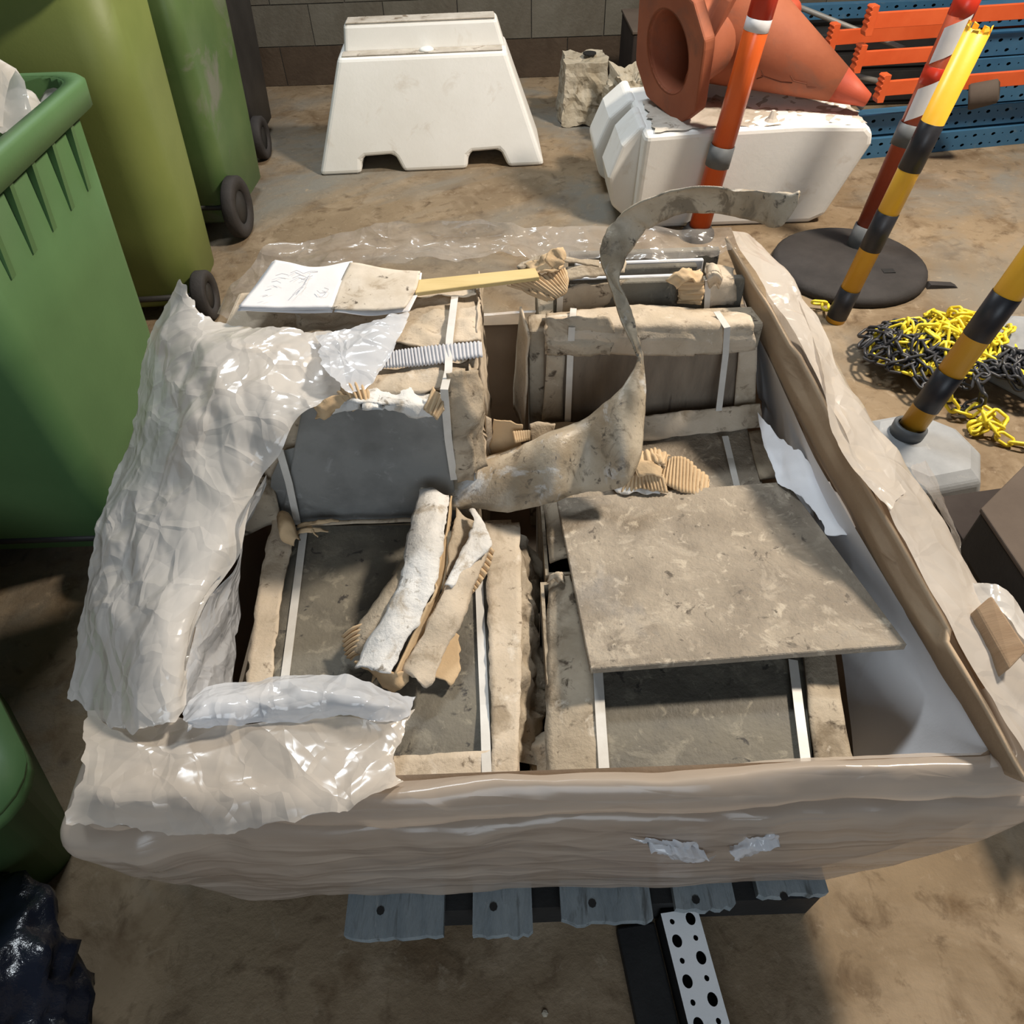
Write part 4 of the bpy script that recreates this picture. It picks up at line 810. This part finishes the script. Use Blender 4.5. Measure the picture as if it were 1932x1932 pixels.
sheet('loose_edge', [[(1720, 885, .60), (1770, 960, .585), (1805, 1040, .57)], [(1745, 870, .57), (1795, 975, .545), (1822, 1060, .54)]], 40, 12, M['film_clear'], FW_, fold=.014, freq=12, seed=12, rag=.01)
sheet('loose_edge', [[(1835, 1105, .58), (1880, 1108, .60), (1925, 1150, .585), (1990, 1260, .57)], [(1838, 1165, .585), (1885, 1150, .60), (1945, 1215, .60), (2010, 1320, .58)]], 50, 24, M['film'], FW_, fold=.014, freq=9, seed=13, rag=.006)
# skirt round the load: rings of a rounded rectangle
def skirt(levels, name, m, parent, n=420, amp=.0, seed=1, rows=60):
    base = []
    for x0, x1, y0, y1, zf, zb, rr in levels:
        pts = []
        hx, hy = (x1 - x0) / 2, (y1 - y0) / 2; cx, cy = (x0 + x1) / 2, (y0 + y1) / 2
        poly = rrect(hx, hy, rr, 6); L_ = [0]
        for i in range(len(poly)): L_.append(L_[-1] + math.dist(poly[i], poly[(i + 1) % len(poly)]))
        for k in range(n):
            s = L_[-1] * k / n; i = max(j for j in range(len(poly)) if L_[j] <= s + 1e-9); u = (s - L_[i]) / max(1e-9, L_[i + 1] - L_[i])
            a, b_ = poly[i], poly[(i + 1) % len(poly)]; x, y = a[0] + (b_[0] - a[0]) * u + cx, a[1] + (b_[1] - a[1]) * u + cy
            t = (y - y0) / (y1 - y0); pts.append(Vector((x, y, zf + (zb - zf) * t)))
        base.append(pts)
    vs = []; fs = []
    for j in range(rows + 1):
        for k in range(n):
            p = cr([b_[k] for b_ in base], j / rows)
            if amp:
                cx, cy = 0, .95; d = Vector((p.x - cx, p.y - cy, 0)); d = Vector((0, -1, 0)) if p.y < .45 and abs(p.x) < .55 else d.normalized()
                k_ = p.z * 3.2 + .5 * noise.noise(Vector((p.x * 2.2, p.y * 2.2, p.z * 4))) + .25 * p.x; w_ = .35 * noise.noise(Vector((p.x * .9, p.y * .9, k_ * 3.1))) + .22 * (1 - 2 * abs(noise.noise(Vector((p.x * 1.3 + 3, p.y * 1.3, k_ * 3.2))))) + (1.5 + 5 * max(0, -.3 - p.x)) * folds2(p, 6, seed)
                p = p + d * amp * w_
            vs.append(p)
    for j in range(rows):
        for k in range(n): fs.append((j * n + k, j * n + (k + 1) % n, (j + 1) * n + (k + 1) % n, (j + 1) * n + k))
    return link(name, mesh(name, vs, fs, True), m, parent)
LV = [(-.50, .655, .425, 1.45, .532, .60, .012), (-.515, .665, .402, 1.46, .548, .60, .015), (-.55, .69, .384, 1.48, .53, .58, .02), (-.585, .72, .376, 1.49, .50, .55, .03), (-.62, .735, .408, 1.49, .468, .51, .03), (-.642, .745, .376, 1.49, .446, .47, .03), (-.62, .71, .370, 1.48, .34, .36, .05), (-.58, .63, .376, 1.46, .22, .24, .06), (-.545, .555, .382, 1.43, .135, .135, .07), (-.52, .53, .40, 1.42, .125, .125, .07)]
skirt(LV, 'skirt', M['film_skirt'], FW_, n=620, rows=90, amp=.0085, seed=14)
sheet('skirt_tear', [[aty(1200, 1585, .362), aty(1260, 1588, .36), aty(1310, 1592, .362)], [aty(1225, 1598, .355), aty(1275, 1605, .352), aty(1330, 1610, .358)], [aty(1255, 1605, .362), aty(1300, 1622, .36), aty(1345, 1612, .362)]], 30, 16, M['film_blue'], FW_, amp=.006, freq=40, seed=15, rag=.008, ragf=70)
sheet('skirt_tear', [[aty(1370, 1600, .362), aty(1420, 1585, .36), aty(1465, 1575, .362)], [aty(1380, 1608, .355), aty(1425, 1598, .355), aty(1472, 1588, .36)], [aty(1390, 1618, .362), aty(1430, 1602, .36), aty(1475, 1592, .362)]], 30, 12, M['film_blue'], FW_, amp=.006, freq=40, seed=16, rag=.008, ragf=70)
# cardboard collar inside the film
CW = thing('cardboard_collar', 'tan cardboard collar standing round the tile cartons inside the film', 'cardboard', (0, .95, .12))
skirt([(a + .012, b_ - .02, c + .014, d_ - .02, e - .008, f - .02, g) for a, b_, c, d_, e, f, g in LV[1:]], 'collar_board', M['skirt_board'], CW, n=160, rows=30)
ridge_in = [V(p) + Vector((-.006, 0, -.008)) for p in ridge]
sheet('right_wall', [inner, [(V(a) + V(b_)) / 2 + Vector((-.004, 0, 0)) for a, b_ in zip(inner, ridge_in)], ridge_in], 60, 10, M['card_wall'], CW, amp=.003, freq=6, seed=17, solid=.006)
# white liner between cartons and right wall
ln = thing('white_liner', 'white plastic liner sheet between the cartons and the right-hand wall', 'liner', (.55, .9, .3))
lt = [V(p) + Vector((-.010, 0, .012)) for p in inner]
lb = [(1400, 560, .60), (1425, 650, .52), (1430, 720, .48), (1440, 800, .46), (1468, 905, .45), (1540, 1040, .42), (1580, 1180, .40), (1600, 1330, .40), (1612, 1470, .40)]
lm_ = [(V(a) + V(b_)) / 2 + Vector((.008, 0, -.012)) for a, b_ in zip(lt, lb)]
sheet('liner_sheet', [lt, lm_, lb], 90, 30, M['liner'], ln, fold=.006, freq=5, seed=18)
sheet('torn_liner', [[(1440, 790, .57), (1500, 850, .57), (1560, 900, .565), (1620, 985, .56)], [(1450, 850, .54), (1490, 890, .545), (1545, 950, .545), (1590, 1010, .545)], [(1468, 912, .53), (1500, 928, .535), (1545, 975, .54), (1562, 1010, .54)]], 50, 20, M['liner'], ln, fold=.012, freq=10, seed=19, rag=.012, ragf=35)
# timber block caught in the film
wb = thing('timber_block', 'short brown timber offcut caught in the film on the right', 'timber', (.72, .62, .45))
A_ = [at(1905, 1262, .625), at(1940, 1225, .64), at(1872, 1122, .64), at(1842, 1148, .625)]
MB().hexa([v - Vector((.012, 0, .06)) for v in A_], A_).build('block_body', M['woodblock'], wb, False, False, .003)

# ------------------------------------------------------------------ torn cardboard on the left front carton
TC = thing('torn_cardboard', 'heap of torn curling cardboard strips on the left front tile', 'cardboard', at(790, 1150, .51))
ribbon('white_strip', [((795, 922, .60), (848, 938, .60)), ((778, 990, .60), (842, 985, .61)), ((762, 1060, .595), (830, 1060, .60)), ((750, 1110, .585), (820, 1110, .59)), ((722, 1170, .57), (795, 1165, .575)), ((690, 1215, .56), (765, 1215, .565)), ((668, 1260, .55), (740, 1275, .55))], M['card_white'], TC, 70, 14, bulge=.010, fold=.007, freq=16, seed=40, rag=.006, solid=.003)
ribbon('grey_strip', [((768, 1040, .58), (800, 1050, .585)), ((740, 1090, .575), (775, 1100, .58)), ((705, 1140, .56), (750, 1150, .565)), ((675, 1180, .545), (725, 1200, .55)), ((664, 1235, .535), (705, 1250, .54))], M['card_dirty'], TC, 40, 8, bulge=.008, amp=.004, seed=41, rag=.005, solid=.003)
ribbon('fold_wall', [((850, 935, .60), (848, 940, .57)), ((838, 1010, .60), (846, 1010, .56)), ((828, 1080, .595), (840, 1085, .555)), ((805, 1150, .58), (818, 1160, .545)), ((775, 1210, .56), (790, 1225, .535)), ((745, 1270, .55), (755, 1285, .53))], M['card_brown'], TC, 40, 6, amp=.003, seed=42, solid=.003)
ribbon('brown_strip', [((862, 960, .58), (902, 985, .58)), ((850, 1030, .58), (886, 1050, .575)), ((838, 1100, .57), (868, 1110, .56)), ((820, 1150, .56), (850, 1160, .55))], M['card_dirty'], TC, 30, 8, bulge=-.006, amp=.003, seed=43, rag=.004, solid=.003)
ribbon('white_fold', [((898, 990, .585), (926, 1030, .57)), ((872, 1060, .585), (905, 1085, .565)), ((838, 1110, .58), (886, 1120, .56)), ((815, 1160, .57), (875, 1165, .555)), ((785, 1215, .555), (848, 1215, .545)), ((758, 1258, .545), (825, 1280, .535)), ((775, 1280, .54), (806, 1300, .53))], M['card'], TC, 60, 12, bulge=.010, amp=.003, freq=12, seed=44, rag=.005, solid=.003)
ribbon('bright_tip', [((886, 962, .592), (896, 960, .592)), ((892, 985, .596), (918, 994, .592)), ((880, 1020, .596), (928, 1030, .588)), ((862, 1060, .592), (900, 1058, .584)), ((840, 1106, .586), (852, 1110, .582))], M['card_white'], TC, 40, 8, bulge=.002, fold=.004, freq=16, seed=45, rag=.004, solid=.002)
ribbon('corrugated_end', [((645, 1200, .53), (690, 1175, .55)), ((650, 1225, .525), (690, 1205, .545)), ((660, 1245, .52), (690, 1235, .54))], M['card_brown'], TC, 50, 8, corr=(.003, 6, 'v'), bulge=.006, amp=.003, seed=46, rag=.006, solid=.002)
ribbon('corrugated_edge', [((922, 1030, .56), (932, 1040, .555)), ((908, 1062, .558), (922, 1075, .552)), ((890, 1095, .553), (902, 1108, .548)), ((880, 1115, .55), (886, 1125, .545))], M['card_brown'], TC, 70, 4, corr=(.003, 10, 'v'), seed=47, solid=.002)
ribbon('brown_under', [((850, 1185, .52), (866, 1200, .515)), ((830, 1215, .52), (866, 1235, .513)), ((822, 1250, .52), (868, 1265, .512)), ((815, 1275, .52), (850, 1290, .512))], M['card_brown'], TC, 24, 10, amp=.004, seed=48, rag=.008, solid=.003)
ribbon('brown_end', [((665, 1250, .545), (700, 1280, .53)), ((710, 1262, .55), (725, 1298, .525)), ((745, 1270, .548), (752, 1300, .525)), ((770, 1262, .54), (770, 1285, .53))], M['card_brown'], TC, 24, 8, amp=.008, freq=24, seed=49, rag=.008, solid=.003)

# loose torn pieces elsewhere
def scrap(label, parts):
    p0 = V(parts[0][0][0][0]); t = thing('cardboard_scrap', label, 'cardboard', (p0.x, p0.y, p0.z), group='scraps of torn corrugated cardboard')
    for pr, m, kw in parts: ribbon('torn_piece', pr, M[m], t, solid=.003, **kw)
scrap('torn corrugated cardboard pieces lying behind the loose tile', [
    ([((1168, 930, .53), (1140, 880, .53)), ((1200, 925, .535), (1185, 870, .545)), ((1245, 930, .53), (1230, 880, .54))], 'card_white', dict(n=24, k=10, amp=.008, seed=50, rag=.006)),
    ([((1180, 900, .54), (1172, 925, .53)), ((1215, 888, .56), (1222, 925, .535)), ((1255, 900, .55), (1262, 930, .53))], 'card_brown', dict(n=80, k=8, corr=(.0025, 12, 'v'), amp=.004, seed=51, rag=.006)),
    ([((1195, 852, .54), (1188, 880, .56)), ((1230, 840, .55), (1240, 870, .57)), ((1262, 855, .54), (1255, 885, .55))], 'card_brown', dict(n=50, k=8, corr=(.0025, 7, 'v'), amp=.008, freq=20, seed=52, rag=.008)),
    ([((1250, 870, .53), (1240, 905, .53)), ((1290, 862, .545), (1288, 925, .53)), ((1340, 905, .52), (1335, 935, .52))], 'card_brown', dict(n=90, k=10, corr=(.002, 14, 'v'), amp=.004, seed=53, rag=.006)),
    ([((1190, 870, .57), (1200, 895, .56)), ((1225, 868, .575), (1232, 893, .565)), ((1250, 880, .565), (1250, 896, .56))], 'card_brown', dict(n=24, k=6, amp=.006, seed=54, rag=.006))])
scrap('upright piece of brown cardboard jammed in the gap between the cartons', [
    ([((932, 790, .63), (925, 868, .52)), ((960, 792, .63), (955, 872, .52)), ((986, 800, .62), (978, 860, .53))], 'card_brown', dict(n=24, k=12, amp=.004, seed=55, rag=.005)),
    ([((918, 785, .635), (918, 868, .53)), ((928, 790, .62), (930, 870, .52))], 'card', dict(n=10, k=12, amp=.003, seed=56)),
    ([((968, 815, .615), (972, 835, .61)), ((1000, 812, .61), (1000, 830, .60))], 'card_brown', dict(n=40, k=4, corr=(.0025, 7, 'v'), seed=57)),
    ([((1000, 800, .58), (1002, 868, .52)), ((1022, 798, .58), (1020, 850, .53)), ((1048, 800, .57), (1040, 832, .53))], 'card', dict(n=20, k=8, amp=.006, seed=58, rag=.004))])
scrap('corrugated cardboard tuft at the end of the timber strip', [
    ([((955, 538, .79), (1035, 565, .765)), ((995, 522, .805), (1052, 562, .775)), ((1040, 512, .80), (1068, 548, .785)), ((1068, 508, .795), (1072, 530, .79))], 'card_brown', dict(n=110, k=8, corr=(.003, 15, 'v'), amp=.003, seed=59, rag=.005)),
    ([((985, 492, .80), (1012, 515, .81)), ((1015, 480, .82), (1040, 508, .815)), ((1055, 470, .825), (1068, 500, .81))], 'card_brown', dict(n=24, k=10, amp=.010, freq=22, seed=60, rag=.008)),
    ([((1028, 490, .83), (1045, 512, .81)), ((1045, 466, .845), (1062, 490, .83)), ((1066, 466, .84), (1072, 485, .83))], 'card_brown', dict(n=20, k=8, amp=.008, freq=22, seed=61, rag=.006)),
    ([((970, 498, .79), (985, 510, .79)), ((1040, 480, .80), (1050, 488, .80)), ((1130, 488, .79), (1130, 500, .785))], 'card_dirty', dict(n=24, k=6, amp=.008, seed=62, rag=.006))])
scrap('torn corrugated flap over the rearmost right carton', [
    ([((1268, 515, .765), (1305, 505, .765)), (aty(1282, 530, 1.30), aty(1328, 528, 1.30)), (aty(1278, 575, 1.298), aty(1322, 575, 1.298))], 'card_brown', dict(n=80, k=8, corr=(.0025, 9, 'v'), amp=.004, seed=63, rag=.005)),
    ([((1258, 528, .765), (1278, 545, .755)), ((1290, 505, .785), (1302, 525, .775)), ((1325, 500, .775), (1330, 520, .77))], 'card_brown', dict(n=24, k=8, amp=.010, freq=22, seed=64, rag=.007)),
    ([((1328, 498, .77), (1362, 508, .775)), ((1332, 520, .775), (1364, 525, .77)), (aty(1335, 540, 1.30), aty(1360, 542, 1.30))], 'card', dict(n=20, k=8, bulge=.012, amp=.004, seed=65))])
scrap('pale torn paper low in the front gap between the cartons', [
    ([((988, 1375, .40), (1030, 1370, .42)), ((990, 1410, .42), (1030, 1420, .44)), ((1000, 1440, .44), (1032, 1465, .45))], 'card_dirty', dict(n=24, k=10, amp=.012, freq=18, seed=66, rag=.01))])

# ------------------------------------------------------------------ twisted band
BD = thing('twisted_band', 'long muddy plastic band twisting up from the tiles to the right', 'band', at(900, 930, .52))
ribbon('band_body', [((800, 918, .545), (806, 925, .545)), ((850, 884, .55), (850, 962, .535), .02), ((905, 868, .565), (900, 958, .535), .03), ((971, 846, .585), (962, 966, .535), .036), ((1045, 815, .64), (1043, 946, .565)), ((1110, 788, .65), (1105, 928, .55), .034), ((1158, 746, .70), (1176, 915, .585)), ((1190, 706, .72), (1205, 850, .62), .018), ((1203, 672, .74), (1217, 753, .68), .006), ((1201, 658, .755), (1213, 672, .74), -.004), ((1188, 630, .775), (1206, 640, .765)), ((1170, 591, .795), (1198, 605, .785)), ((1148, 530, .83), (1182, 562, .81)), ((1133, 485, .855), (1168, 535, .83)), ((1138, 455, .875), (1180, 490, .85), .012), ((1158, 420, .90), (1205, 452, .875)), ((1195, 390, .935), (1238, 420, .905)), ((1258, 364, .965), (1288, 402, .93)), ((1330, 354, .985), (1345, 402, .94)), ((1410, 358, .995), (1420, 414, .95)), ((1480, 368, 1.0), (1470, 428, .955)), ((1508, 374, 1.0), (1503, 388, .99))], M['band'], BD, 200, 14, bulge=.0, fold=.007, freq=10, seed=70, rag=.003, solid=.004)

# ------------------------------------------------------------------ papers and timber strip
PP = thing('folded_papers', 'folded wad of white papers with faint handwriting lying on the film', 'papers', at(600, 560, .80))
for k in range(3):
    dz = .006 * (2 - k)
    sheet('sheet', [[(518 - 2 * k, 488 + 2 * k, .828 - .003 * k), (590, 502 + k, .832 - .004 * k), (665, 492 + k, .838 - .006 * k)], [(485 - 2 * k, 535 + 2 * k, .824 - .003 * k), (560, 540 + k, .826 - .004 * k), (645, 530 + k, .832 - .006 * k)], [(450 - k, 578 + 4 * k, .822 - .003 * k), (530, 580 + 4 * k, .822 - .004 * k), (626, 578 + 5 * k, .824 - .005 * k)]], 24, 20, M['paper'], PP, amp=.002, freq=10, seed=80 + k, solid=.0012)
sheet('stained_sheet', [[(660, 494, .838), (730, 505, .834), (793, 510, .83)], [(642, 532, .832), (712, 540, .83), (785, 545, .828)], [(624, 580, .824), (700, 584, .824), (764, 580, .826)]], 24, 20, M['paper_dirty'], PP, amp=.003, freq=10, seed=84, solid=.0015)
sheet('stained_sheet', [[(675, 500, .836), (740, 508, .826), (796, 514, .822)], [(652, 538, .826), (720, 545, .824), (790, 548, .822)], [(630, 588, .818), (700, 592, .818), (772, 586, .818)]], 20, 16, M['paper'], PP, amp=.003, freq=10, seed=85, solid=.0012)
ink = MB()
def pap(px, py): return at(px, py, .8315 + .004 * max(0, (px - 600) / 60) * .5)
for pts in ([(548, 515), (560, 510), (572, 516), (585, 512), (600, 512)], [(552, 525), (566, 519), (578, 523)], [(585, 517), (575, 535), (565, 548)], [(577, 535), (560, 548), (552, 556)], [(520, 520), (532, 516), (544, 519)], [(512, 532), (522, 530), (530, 534)], [(598, 548), (604, 553), (614, 552), (620, 546), (612, 543)], [(500, 548), (512, 545)], [(495, 560), (505, 557)], [(568, 528), (590, 520)]):
    ink.tube([pap(*p_) for p_ in pts], .0005, 4)
ink.build('handwriting', M['ink'], PP)
ts_ = thing('timber_strip', 'thin yellowish timber strip lying across the rear of the load', 'timber', at(900, 530, .79))
A_ = [at(783, 528, .825), at(1010, 505, .812), at(1018, 522, .812), at(783, 552, .825)]
MB().hexa([v - Vector((0, 0, .008)) for v in (A_[3], A_[2], A_[1], A_[0])], (A_[3], A_[2], A_[1], A_[0])).build('strip_body', M['strip'], ts_, False, False, .001, 1)
